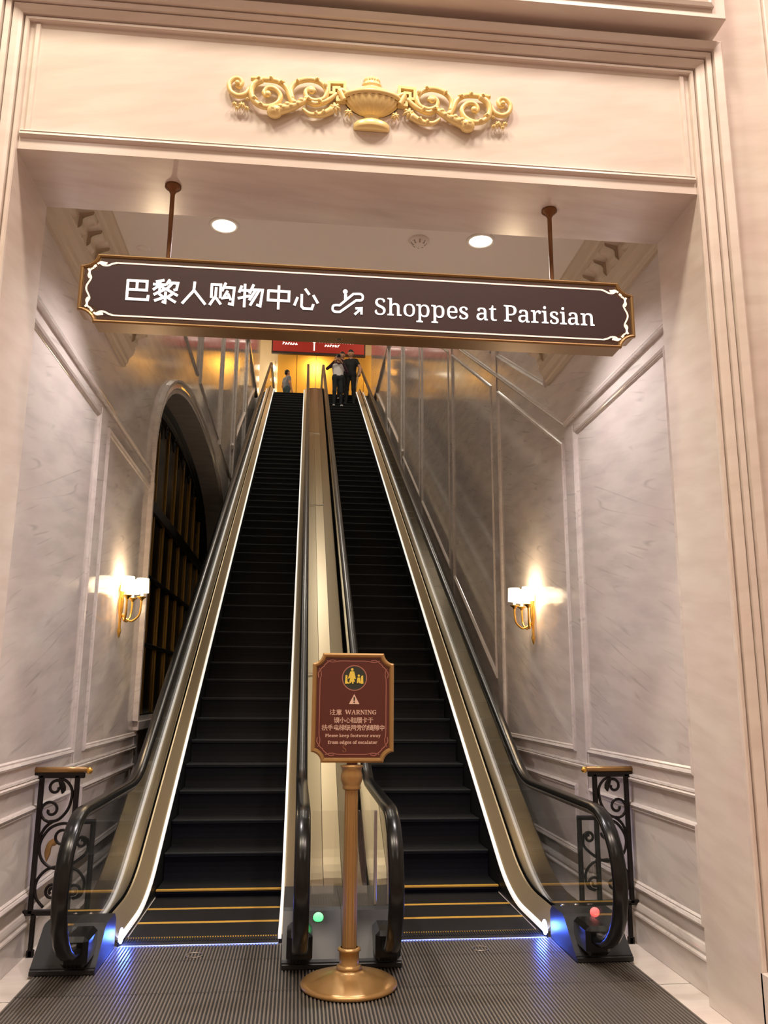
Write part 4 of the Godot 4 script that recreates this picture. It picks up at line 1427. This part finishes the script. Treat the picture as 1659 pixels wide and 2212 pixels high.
	# lines of writing
	var row1 := ["1 1 2 2/0.5 4 1.5 5/0.5 9 2.5 6/6 0 7 1.5/4 2.5 9.5 2.5/4.5 5.5 9 5.5/3.5 9.3 10 9.3/6.7 2.5 6.7 9.3",
		"5 0 5 1/1 1.2 9 1.2/3 1.5 3.5 3/7 1.5 6.5 3/0.5 3.1 9.5 3.1/2 4 8 4 8 6.8 2 6.8 2 4/2 5.4 8 5.4/1 7.8 0.4 9.5/3.2 7.6 3.2 9.4 7 9.4 7.4 8.4/5 7.4 5.8 8.4/8.6 7.6 9.6 9.2"]
	var heart := "1.4 5 0.6 7.6/3.2 3.4 3.2 8.4 4 9.2 7.2 9.2 7.6 7.6/4.6 1.2 5.8 3/7.8 3.8 9.4 6.4"
	var row2 := ["1 0.5 2 2/0.5 3.5 2 3.5 2 9 3.5 7.8/4 1 9.8 1/4.6 2.5 9.2 2.5/3.6 4 10 4/6.9 0 6.9 4/4.8 5 4.8 10/4.8 5 9 5 9 9.6 8 9.6/4.8 6.6 9 6.6/4.8 8 9 8",
		"5 0 5 9.6 4 9/2.6 3 0.8 7/7.4 3 9.4 7", heart,
		"0.2 1.6 4.4 1.6/1.4 0.2 1.4 3/3.2 0.2 3.2 3/0.8 3.6 3.8 3.6 3.8 5.6 0.8 5.6 0.8 3.6/2.3 3 2.3 10/0.2 7.4 4.4 7.4/5.2 2 9.6 2/7.4 0.2 7.4 4.4/5 4.4 10 4.4/5.4 6.6 9.6 6.6/7.4 5 7.4 9.4/5 9.4 10 9.4",
		"1.2 0.6 9 0.6 9 2.6 1.2 2.6/1.2 0.6 1.2 6 0.2 9.8/3.4 3 2.2 4.6/3.6 4.8 2.2 6.6/2.9 5.8 2.9 10/5 3.4 9.6 3.4/5.4 4.4 9 4.4 9 6.4 5.4 6.4 5.4 4.4/6.4 6.6 4.4 8.6/5.6 7.6 8.8 7.6 4.6 10/6 8.2 9.8 10",
		"4.8 0 4.8 4.4/4.8 2 8.6 2/0.4 4.4 9.6 4.4/4.8 4.4 4.8 10/5.4 6.4 7.8 7.8", "1.6 1 8.6 1/0.4 4.2 9.6 4.2/5.2 1 5.2 9.4 3.6 8.6"]
	var row3 := ["0.4 2.6 4 2.6/2.3 0 2.3 9.4 1.2 8.8/0.3 6.4 4 5/4.8 2.2 9.6 2.2/4.4 4.8 10 4.8/7.1 0 7.1 4.8 4.2 10/7.2 5 10 10",
		"7.8 0.4 2 1.6/1.2 3.4 8.8 3.4/0.3 5.8 9.7 5.8/5 1 5 9.6 3.6 9",
		"1.4 1.8 8.4 1.8 8.4 6.8 1.4 6.8 1.4 1.8/1.4 4.2 8.4 4.2/4.9 0 4.9 9 9.4 9 9.6 7.4",
		"0.2 2.6 3.8 2.6/2 0 2 10/2 3 0.2 7/2.2 4 3.6 5.6/5.6 0.2 6.4 1.4/8.8 0.2 8 1.4/4.6 1.8 9.4 1.8 9.4 3.8 5 3.8 5 5.8 9.6 5.8 9.2 8 8.4 8/7 1.8 7 10/6.8 6 4.2 9",
		"2.4 0 0.6 3 2.8 3/3.4 2 0.4 6.2 3.6 5.6/0.3 9 3.6 8/4.6 1 8.4 1 7.4 4.2 9.4 4.2 4.4 10/5.8 1 5 6 3.8 9.8/6 4 10 10",
		"0.4 0.8 9.6 0.8/1 3 9 3 9 9.4 8 9.4/1 3 1 10/3.8 0.8 3.6 4 2 7.6/3.6 4.6 4.8 6.6/6.6 0.8 6.4 4 5 7.6/6.4 4.6 7.8 6.8",
		"5 0 5 1/1.4 1.2 8.6 1.2/3.2 1.6 3.6 2.8/6.8 1.6 6.4 2.8/0.6 4.4 0.6 3 9.4 3 9 4.4/4.8 3.6 5.4 4.6/1 5.2 9 5.2/4.2 5.4 3.6 8 1.2 10/4 7 8 7 7.6 9.6 6.4 9.4",
		"2.4 0 1.6 1.8/0.6 2 4 2 4 9 0.6 9 0.6 2/0.6 5.4 4 5.4/6.4 0 5 3.4/6 2.2 9.6 2.2 9.2 9.4 8 9/6.4 4.6 7.6 6.4",
		"2.2 0 0.4 3 2.4 3/3 2 0.2 6 3 5.6/0.2 8.8 3 8/4 1 5 2/3.4 4 4.8 4 4.8 8/3.4 9.6 4.8 8.2 10 9.6/7 0 5.6 2.6/6.6 1 9.4 1 5.4 4/7 1.6 10 4/5.8 4.4 9.4 4.4/5.8 5.8 9.4 5.8/5.4 7.2 9.8 7.2/7.6 3.6 7.6 8.4",
		"0.8 0.6 0.8 10/0.8 0.6 3.2 0.6 2 3.4 3.2 5 2 6.6/6.8 0 6.8 2.2/5 0.8 4.2 2/8.6 0.8 9.6 2/4.6 2.8 9 2.8 9 6 4.6 6 4.6 2.8/4.6 4.4 9 4.4/6.8 6 6.8 9.8 6 9.4/5 7 4 9/8.6 7 9.8 9",
		"1.2 2.4 8.8 2.4 8.8 6.2 1.2 6.2 1.2 2.4/5 0.2 5 10"]
	for row in [[row1, 718.5, 13.2, 1538.0], [row2, 727.0, 11.8, 1554.5], [row3, 702.0, 12.0, 1570.0]]:
		st = st_new()
		for i in row[0].size():
			glyph(st, row[0][i], P.call(row[1] + row[2] * i, row[3]), 0.032, 0.0034, zf, 0.0015)
		put(st, "lettering", M.ink, b)
	lettering(b, "WARNING", true, 0.186, P.call(777, 0).x, P.call(0, 1542.5).y, zf, M.ink)
	lettering(b, "Please keep footwear away", true, 0.325, P.call(761.5, 0).x, P.call(0, 1589.5).y, zf, M.ink)
	lettering(b, "from edges of escalator", true, 0.29, P.call(761, 0).x, P.call(0, 1603.5).y, zf, M.ink)
	lettering(b, "S", false, 0.021, P.call(744, 0).x, P.call(0, 1620.5).y, zf, mat(Color8(140, 92, 60), 0.5), "emblem_letter", 1.2)

# ---------------------------------------------------------------- small fittings in the low ceiling
func build_ceiling_fittings():
	for x in [-0.624, 1.264]:
		var t := thing("downlight", "round lit ceiling downlight near the flat sprinkler cover" if x < 0.0 else "round lit ceiling downlight close beside the smoke detector", "downlight", Vector3(x, 4.9, -5.56), "two downlights inside the portal")
		var st := st_new(true)
		lathe(st, [[0.085, 0.0], [0.085, -0.008], [0.105, -0.01], [0.11, -0.004], [0.11, 0.0]], 32, Vector3.ZERO)
		put(st, "trim_ring", M.plaster, t)
		st = st_new(true)
		lathe(st, [[0.0, -0.012], [0.05, -0.01], [0.085, -0.003], [0.085, 0.0]], 32, Vector3.ZERO)
		put(st, "lens", M.lamp, t)
		spot(t.position + Vector3(0, -0.03, 0), t.position + Vector3(0, -4, 0), Color(1.0, 0.96, 0.96), 6.0, 62.0, 0.07)
	var t := thing("smoke_detector", "small white smoke detector on the ceiling between the downlights", "detector", Vector3(0.805, 4.9, -5.6))
	var st := st_new(true)
	lathe(st, [[0.075, 0.0], [0.075, -0.012], [0.06, -0.02], [0.05, -0.035], [0.035, -0.045], [0.0, -0.048]], 24, Vector3.ZERO)
	put(st, "housing", M.plaster, t)
	st = st_new(true)
	for k in 8:
		var a := TAU * k / 8
		tube(st, [Vector3(cos(a) * 0.056, -0.022, sin(a) * 0.056), Vector3(cos(a) * 0.04, -0.044, sin(a) * 0.04)], [0.006], 6)
	put(st, "vent", mat(Color8(176, 168, 156), 0.7), t)
	st = st_new(true)
	lathe(st, [[0.0, -0.006], [0.045, -0.005], [0.052, 0.0]], 24, Vector3(-1.266, 4.9, -5.96))
	tag(put(st, "sprinkler_cover", M.plaster), "flat white sprinkler cover near the carved cornice", "sprinkler")

# ---------------------------------------------------------------- things on the upper floor
func build_upper_things():
	# gilded screen of five leaves
	var t := thing("gilded_screen", "glowing gilded wall screen at the end of the upper floor", "screen wall", Vector3(0.8, TOP, -33.95))
	for i in 5:
		var st := st_new()
		var x := -2.05 + 0.82 * i
		box(st, Vector3(x + 0.01, 0, 0), Vector3(x + 0.81, 4.2, 0.05), 0.01)
		var p := put(st, "leaf", M.gilt_panel, t)
		st = st_new()
		moulding(st, [Vector2(x + 0.08, 0.2), Vector2(x + 0.74, 0.2), Vector2(x + 0.74, 2.1), Vector2(x + 0.08, 2.1)], [[0, 0], [0.01, 0.03], [0.04, 0.03], [0.05, 0]], Vector3(0, 0, 0.05), Vector3.RIGHT, Vector3.UP, Vector3.BACK)
		put(st, "moulding", M.brass, p)
	spot(Vector3(0.4, 15.6, -32.8), Vector3(0.4, 14.2, -33.9), Color(1.0, 0.86, 0.58), 4.0, 70.0, 0.2)  # unseen spot added to make the gilded leaves glow
	# row of bulbs up the wall beside it
	t = thing("bulb_column", "vertical row of round white bulbs beside the gilded screen", "lamp", Vector3(-1.42, 12.9, -33.9))
	var st := st_new()
	box(st, Vector3(-0.06, 0, -0.1), Vector3(0.06, 2.6, -0.04), 0.01)
	put(st, "strip", M.cream, t)
	for k in 5:
		st = st_new(true)
		ellipsoid(st, Vector3(0, 0.15 + 0.52 * k, 0.02), Vector3(0.11, 0.13, 0.07), 12)
		put(st, "bulb", M.lamp, t)
	# red directory board
	t = thing("directory_sign", "red illuminated directory board hanging above the escalators' head", "sign", Vector3(0.45, 14.62, -31.0))
	st = st_new()
	box(st, Vector3(-1.85, 0, -0.15), Vector3(1.85, 0.95, 0.0), 0.01)
	put(st, "cabinet", mat(Color8(40, 18, 16), 0.4), t)
	st = st_new()
	box(st, Vector3(-1.8, 0.08, 0.0), Vector3(1.8, 0.9, 0.01))
	put(st, "face", glow(Color8(170, 30, 22), 0.3, Color8(130, 30, 24)), t)
	var rows := [[-1.62, 0.52, 0.12], [-1.42, 0.52, 0.9], [-1.42, 0.36, 0.6], [0.02, 0.5, 0.12], [0.24, 0.5, 1.2], [0.24, 0.34, 0.5]]
	st = st_new()
	var rng := RandomNumberGenerator.new()
	rng.seed = 5
	for r in rows:
		var x: float = r[0]
		while x < r[0] + r[2]:
			stroke(st, [Vector2(x, r[1]), Vector2(x + 0.05, r[1] + 0.09)], 0.035, Vector3(0, 0, 0.01), Vector3.RIGHT, Vector3.UP, Vector3(0, 0, 0.004))
			stroke(st, [Vector2(x, r[1] + 0.1 * rng.randf()), Vector2(x + 0.08, r[1] + 0.1 * rng.randf())], 0.03, Vector3(0, 0, 0.01), Vector3.RIGHT, Vector3.UP, Vector3(0, 0, 0.004))
			x += 0.1
	stroke(st, [Vector2(-0.18, 0.15), Vector2(-0.18, 0.5)], 0.05, Vector3(0, 0, 0.01), Vector3.RIGHT, Vector3.UP, Vector3(0, 0, 0.004))
	stroke(st, spiral(Vector2(-0.18, 0.56), 0.05, 0.05, 0, 1.0, 10), 0.07, Vector3(0, 0, 0.01), Vector3.RIGHT, Vector3.UP, Vector3(0, 0, 0.004))
	put(st, "writing", glow(Color8(255, 230, 215), 1.2), t)
	for x in [-1.3, 1.3]:
		st = st_new(true)
		tube(st, [Vector3(x, 0.94, -0.08), Vector3(x, 17.0 - 14.62, -0.08)], [0.02], 8)
		put(st, "rod", M.bronze_dark, t)
	# low balustrade beyond the wall with the window
	t = thing("balustrade", "low pale balustrade with a dark top rail on the upper floor", "balustrade", Vector3(-2.6, TOP - 0.02, -29.2))
	st = st_new()
	box(st, Vector3(-1.3, 0.98, -0.04), Vector3(0.85, 1.04, 0.04), 0.01)
	put(st, "top_rail", mat(Color8(70, 44, 26), 0.4), t)
	for k in 13:
		st = st_new(true)
		lathe(st, [[0.03, 0.0], [0.03, 0.05], [0.018, 0.1], [0.034, 0.35], [0.02, 0.7], [0.03, 0.9], [0.03, 0.98]], 8, Vector3(-1.2 + 0.165 * k, 0, 0))
		put(st, "baluster", M.cream, t)
	# column beside the head of the escalators
	st = st_new(true)
	lathe(st, [[0.34, 0.0], [0.34, 0.12], [0.28, 0.2], [0.25, 0.3], [0.25, 4.9], [0.32, 5.0], [0.34, 5.28]], 32, Vector3(3.05, TOP - 0.02, -31.6))
	tag(put(st, "column", M.cream, null), "round cream column on the upper floor near the gilded screen", "column")

# ---------------------------------------------------------------- people
func put_field(st: SurfaceTool, bones: Array, cell: float, k: float):
	var lo := Vector3(1e9, 1e9, 1e9)
	var hi := -lo
	for b in bones:
		for e in 2:
			var r: float = b[2 + e] + 3.0 * cell
			lo = lo.min(b[e] - Vector3(r, r, r))
			hi = hi.max(b[e] + Vector3(r, r, r))
	var n := Vector3i(((hi - lo) / cell).ceil()) + Vector3i(2, 2, 2)
	var f := PackedFloat32Array()
	f.resize(n.x * n.y * n.z)
	f.fill(1.0)
	var best := f.duplicate()
	var who := PackedInt32Array()
	who.resize(f.size())
	for bi in bones.size():
		var b: Array = bones[bi]
		var a: Vector3 = b[0]
		var d: Vector3 = b[1] - a
		var l2 := maxf(d.length_squared(), 1e-8)
		var r0: float = b[2]
		var r1: float = b[3]
		var m := maxf(r0, r1) + k + 2.0 * cell
		var i0 := Vector3i(((a.min(b[1]) - Vector3(m, m, m) - lo) / cell).floor()).max(Vector3i.ZERO)
		var i1 := Vector3i(((a.max(b[1]) + Vector3(m, m, m) - lo) / cell).ceil()).min(n - Vector3i.ONE)
		for z in range(i0.z, i1.z + 1):
			for y in range(i0.y, i1.y + 1):
				var row := (z * n.y + y) * n.x
				for x in range(i0.x, i1.x + 1):
					var p := lo + Vector3(x, y, z) * cell
					var t := clampf((p - a).dot(d) / l2, 0.0, 1.0)
					var v := p.distance_to(a + d * t) - lerpf(r0, r1, t)
					var c := row + x
					if v < best[c]:
						best[c] = v
						who[c] = bi
					var h := maxf(k - absf(f[c] - v), 0.0) / k
					f[c] = minf(f[c], v) - h * h * k * 0.25
	var at := {}
	var vert := []
	var tone := []
	var sx := 1
	var sy := n.x
	var sz := n.x * n.y
	for z in n.z - 1:
		for y in n.y - 1:
			for x in n.x - 1:
				var c := z * sz + y * sy + x
				var neg := 0
				for o in [0, sx, sy, sx + sy, sz, sz + sx, sz + sy, sz + sx + sy]:
					if f[c + o] < 0.0: neg += 1
				if neg == 0 or neg == 8: continue
				var sum := Vector3.ZERO
				var cnt := 0
				for e in [[0, 0, 0, 1, 0, 0], [0, 1, 0, 1, 1, 0], [0, 0, 1, 1, 0, 1], [0, 1, 1, 1, 1, 1], [0, 0, 0, 0, 1, 0], [1, 0, 0, 1, 1, 0], [0, 0, 1, 0, 1, 1], [1, 0, 1, 1, 1, 1], [0, 0, 0, 0, 0, 1], [1, 0, 0, 1, 0, 1], [0, 1, 0, 0, 1, 1], [1, 1, 0, 1, 1, 1]]:
					var va := f[c + e[0] * sx + e[1] * sy + e[2] * sz]
					var vb := f[c + e[3] * sx + e[4] * sy + e[5] * sz]
					if (va < 0.0) != (vb < 0.0):
						var t := va / (va - vb)
						sum += Vector3(e[0], e[1], e[2]).lerp(Vector3(e[3], e[4], e[5]), t)
						cnt += 1
				at[c] = vert.size()
				vert.append(lo + (Vector3(x, y, z) + sum / cnt) * cell)
				tone.append(bones[who[c]][4])
	for c in at:
		for ax in 3:
			var o: int = [sx, sy, sz][ax]
			var p: int = [sy, sz, sx][ax]
			var q: int = [sz, sx, sy][ax]
			if (f[c] < 0.0) == (f[c + o] < 0.0): continue
			if not (at.has(c - p) and at.has(c - q) and at.has(c - p - q)): continue
			var quad_ := [at[c], at[c - p], at[c - p - q], at[c - q]]
			if f[c] >= 0.0: quad_.reverse()
			for i in [0, 2, 1, 0, 3, 2]:
				st.set_color(tone[quad_[i]])
				st.add_vertex(vert[quad_[i]])

func hand_bones(wrist: Vector3, dir: Vector3, palm: Vector3, thumb_side: float, curl: float, skin: Color) -> Array:
	var out := []
	var side := dir.cross(palm).normalized() * thumb_side
	var len_ := [0.07, 0.078, 0.072, 0.056]
	for i in 4:
		var base := wrist + dir * 0.09 + side * (0.03 - 0.02 * i)
		out.append([wrist + side * (0.016 - 0.011 * i), base, 0.016, 0.011, skin])
		var mid: Vector3 = base + (dir * cos(curl) + palm * sin(curl)).normalized() * len_[i] * 0.55
		var tip: Vector3 = mid + (dir * cos(curl * 2.2) + palm * sin(curl * 2.2)).normalized() * len_[i] * 0.5
		out.append([base, mid, 0.0095, 0.0085, skin])
		out.append([mid, tip, 0.0085, 0.0075, skin])
	var tb := wrist + dir * 0.03 + side * 0.03
	var tm := tb + (dir * 0.7 + side * 0.6 + palm * 0.3).normalized() * 0.04
	out.append([wrist + side * 0.01, tb, 0.016, 0.013, skin])
	out.append([tb, tm, 0.012, 0.0105, skin])
	out.append([tm, tm + (dir + palm * 0.5).normalized() * 0.03, 0.0105, 0.0085, skin])
	return out

# w: joints of the figure of height 1.7 facing +z
func person(label: String, at: Vector3, turn: float, tall: float, look: Dictionary):
	var t := thing("person", label, "person", at, "people at the head of the escalators")
	t.rotation.y = turn
	t.scale = Vector3.ONE * tall / 1.7
	var top: Color = look.top.srgb_to_linear()
	var sleeve: Color = look.sleeve.srgb_to_linear()
	var legs: Color = look.legs.srgb_to_linear()
	var shoe: Color = look.shoe.srgb_to_linear()
	var skin := Color8(196, 146, 116).srgb_to_linear()
	var fore: Color = sleeve if look.get("long", false) else skin
	var b := []
	var hipw := 0.085
	b.append([Vector3(-0.07, 0.95, 0), Vector3(0.07, 0.95, 0), 0.115, 0.115, legs])
	b.append([Vector3(0, 1.02, 0.0), Vector3(0, 1.2, 0.01), 0.125, 0.125, top])
	b.append([Vector3(-0.06, 1.05, 0.0), Vector3(-0.09, 1.3, 0.0), 0.1, 0.1, top])
	b.append([Vector3(0.06, 1.05, 0.0), Vector3(0.09, 1.3, 0.0), 0.1, 0.1, top])
	b.append([Vector3(-0.13, 1.38, -0.01), Vector3(0.13, 1.38, -0.01), 0.07, 0.07, top if not look.has("yoke") else look.yoke.srgb_to_linear()])
	b.append([Vector3(0, 1.38, -0.01), Vector3(0, 1.5, 0.005), 0.055, 0.05, skin])
	for s in [-1.0, 1.0]:
		var knee: Vector3 = look.get("knee_l" if s < 0 else "knee_r", Vector3(s * 0.1, 0.5, 0.02))
		var ankle: Vector3 = look.get("ankle_l" if s < 0 else "ankle_r", Vector3(s * 0.11, 0.09, -0.01))
		b.append([Vector3(s * hipw, 0.9, 0), knee, 0.088, 0.06, legs])
		b.append([knee, knee.lerp(ankle, 0.35) + Vector3(0, 0, -0.012), 0.058, 0.056, legs])
		b.append([knee.lerp(ankle, 0.35) + Vector3(0, 0, -0.012), ankle, 0.056, 0.042, legs])
		b.append([ankle + Vector3(0, -0.05, -0.02), ankle + Vector3(s * 0.02, -0.058, 0.13), 0.038, 0.032, shoe])
		var elbow: Vector3 = look.get("elbow_l" if s < 0 else "elbow_r", Vector3(s * 0.25, 1.12, -0.02))
		var wrist: Vector3 = look.get("wrist_l" if s < 0 else "wrist_r", Vector3(s * 0.25, 0.87, 0.06))
		var sh := Vector3(s * 0.17, 1.37, -0.01)
		b.append([sh, sh.lerp(elbow, 0.5), 0.058, 0.05, sleeve])
		b.append([sh.lerp(elbow, 0.5), elbow, 0.046, 0.04, fore])
		b.append([elbow, wrist, 0.04, 0.027, fore])
	var st := st_new(true)
	put_field(st, b, 0.021, 0.035)
	# head with nose, chin, ears
	var h := Vector3(0, 1.59, 0.02)
	var hb := [[h + Vector3(0, 0.02, -0.015), h + Vector3(0, 0.03, -0.02), 0.088, 0.086, skin], [h + Vector3(0, -0.05, 0.035), h + Vector3(0, -0.02, 0.02), 0.052, 0.07, skin], [h + Vector3(0, 0.005, 0.088), h + Vector3(0, -0.02, 0.098), 0.01, 0.016, skin], [h + Vector3(-0.012, -0.052, 0.082), h + Vector3(0.012, -0.052, 0.082), 0.009, 0.009, Color8(150, 84, 76).srgb_to_linear()],
		[h + Vector3(-0.088, -0.005, -0.005), h + Vector3(-0.086, 0.015, -0.01), 0.014, 0.016, skin], [h + Vector3(0.088, -0.005, -0.005), h + Vector3(0.086, 0.015, -0.01), 0.014, 0.016, skin], [h + Vector3(0, -0.12, -0.015), h + Vector3(0, -0.05, -0.01), 0.05, 0.05, skin]]
	put_field(st, hb, 0.011, 0.02)
	for s in [-1.0, 1.0]:
		var elbow: Vector3 = look.get("elbow_l" if s < 0 else "elbow_r", Vector3(s * 0.25, 1.12, -0.02))
		var wrist: Vector3 = look.get("wrist_l" if s < 0 else "wrist_r", Vector3(s * 0.25, 0.87, 0.06))
		var dir := (wrist - elbow).normalized()
		var palm := Vector3(-s, 0, 0)
		palm = (palm - dir * palm.dot(dir)).normalized()
		put_field(st, hand_bones(wrist, dir, palm, s, 0.5, skin), 0.006, 0.008)
	var m := mat(Color.WHITE, 0.8)
	m.vertex_color_use_as_albedo = true
	put(st, "body", m, t)
	st = st_new(true)
	var dark := Color8(20, 15, 14)
	for s in [-1.0, 1.0]:
		ellipsoid(st, h + Vector3(s * 0.032, 0.012, 0.072), Vector3(0.012, 0.007, 0.008), 8)
	put(st, "eyes", mat(dark, 0.4), t)
	st = st_new(true)
	put_field(st, [[h + Vector3(0, 0.055, -0.035), h + Vector3(0, 0.06, 0.0), 0.088, 0.078, dark], [h + Vector3(0, -0.01, -0.06), h + Vector3(0, 0.05, -0.04), 0.07, 0.08, dark]] + ([[h + Vector3(0, -0.02, -0.07), h + Vector3(0, -0.2, -0.075), 0.075, 0.06, dark]] if look.get("long_hair", false) else []), 0.012, 0.02)
	put(st, "hair", mat(dark, 0.6), t)
	return t

func step_at(zz: float) -> Vector2:
	var best := Vector2.ZERO
	for n in step_noses():
		if n.x - 0.12 >= zz: best = n
	return best

func build_people():
	var f := step_at(-25.9)
	var w: Node3D = person("person in a white top and plum jacket raising a camera on the escalator", Vector3(1.02, f.y + 0.005, f.x - 0.2), 0.1, 1.82, {"top": Color8(226, 222, 220), "sleeve": Color8(58, 30, 40), "yoke": Color8(58, 30, 40), "legs": Color8(30, 34, 42), "shoe": Color8(225, 222, 220), "long": true, "long_hair": true, "elbow_l": Vector3(-0.34, 1.2, 0.06), "wrist_l": Vector3(-0.14, 1.42, 0.2), "elbow_r": Vector3(0.27, 1.14, 0.04), "wrist_r": Vector3(0.1, 1.36, 0.2)})
	var g := w.global_transform
	var cam_st := st_new()
	box(cam_st, Vector3(-0.07, -0.045, -0.03), Vector3(0.07, 0.045, 0.03), 0.008)
	var c := thing("camera_body", "small dark camera held up by the person in the white top", "camera", g * Vector3(-0.02, 1.56, 0.25))
	put(cam_st, "case", M.black, c)
	cam_st = st_new(true)
	lathe(cam_st, [[0.0, 0.05], [0.026, 0.05], [0.03, 0.0]], 16, Vector3.ZERO)
	var lens := put(cam_st, "lens", M.rubber, c)
	lens.rotation.x = PI / 2
	lens.position = Vector3(0, 0, 0.03)
	f = step_at(-26.2)
	person("tall person in a black T-shirt and dark trousers standing on the escalator", Vector3(1.45, f.y + 0.005, f.x - 0.2), -0.3, 1.93, {"top": Color8(18, 18, 20), "sleeve": Color8(18, 18, 20), "legs": Color8(24, 24, 28), "shoe": Color8(40, 38, 38), "elbow_r": Vector3(0.3, 1.12, 0.0), "wrist_r": Vector3(0.32, 0.92, 0.14), "ankle_l": Vector3(-0.12, 0.09, 0.03)})
	f = step_at(-26.9)
	person("person in dark maroon clothes half hidden behind two others on the escalator", Vector3(1.2, f.y + 0.005, f.x - 0.2), 0.25, 1.74, {"top": Color8(52, 22, 28), "sleeve": Color8(52, 22, 28), "legs": Color8(28, 26, 30), "shoe": Color8(200, 198, 196), "long_hair": true})
	person("person in a blue-grey shirt standing alone at the upper landing", Vector3(-0.72, TOP - 0.02, -29.6), 2.2, 1.66, {"top": Color8(122, 132, 150), "sleeve": Color8(122, 132, 150), "legs": Color8(60, 84, 96), "shoe": Color8(60, 60, 60)})
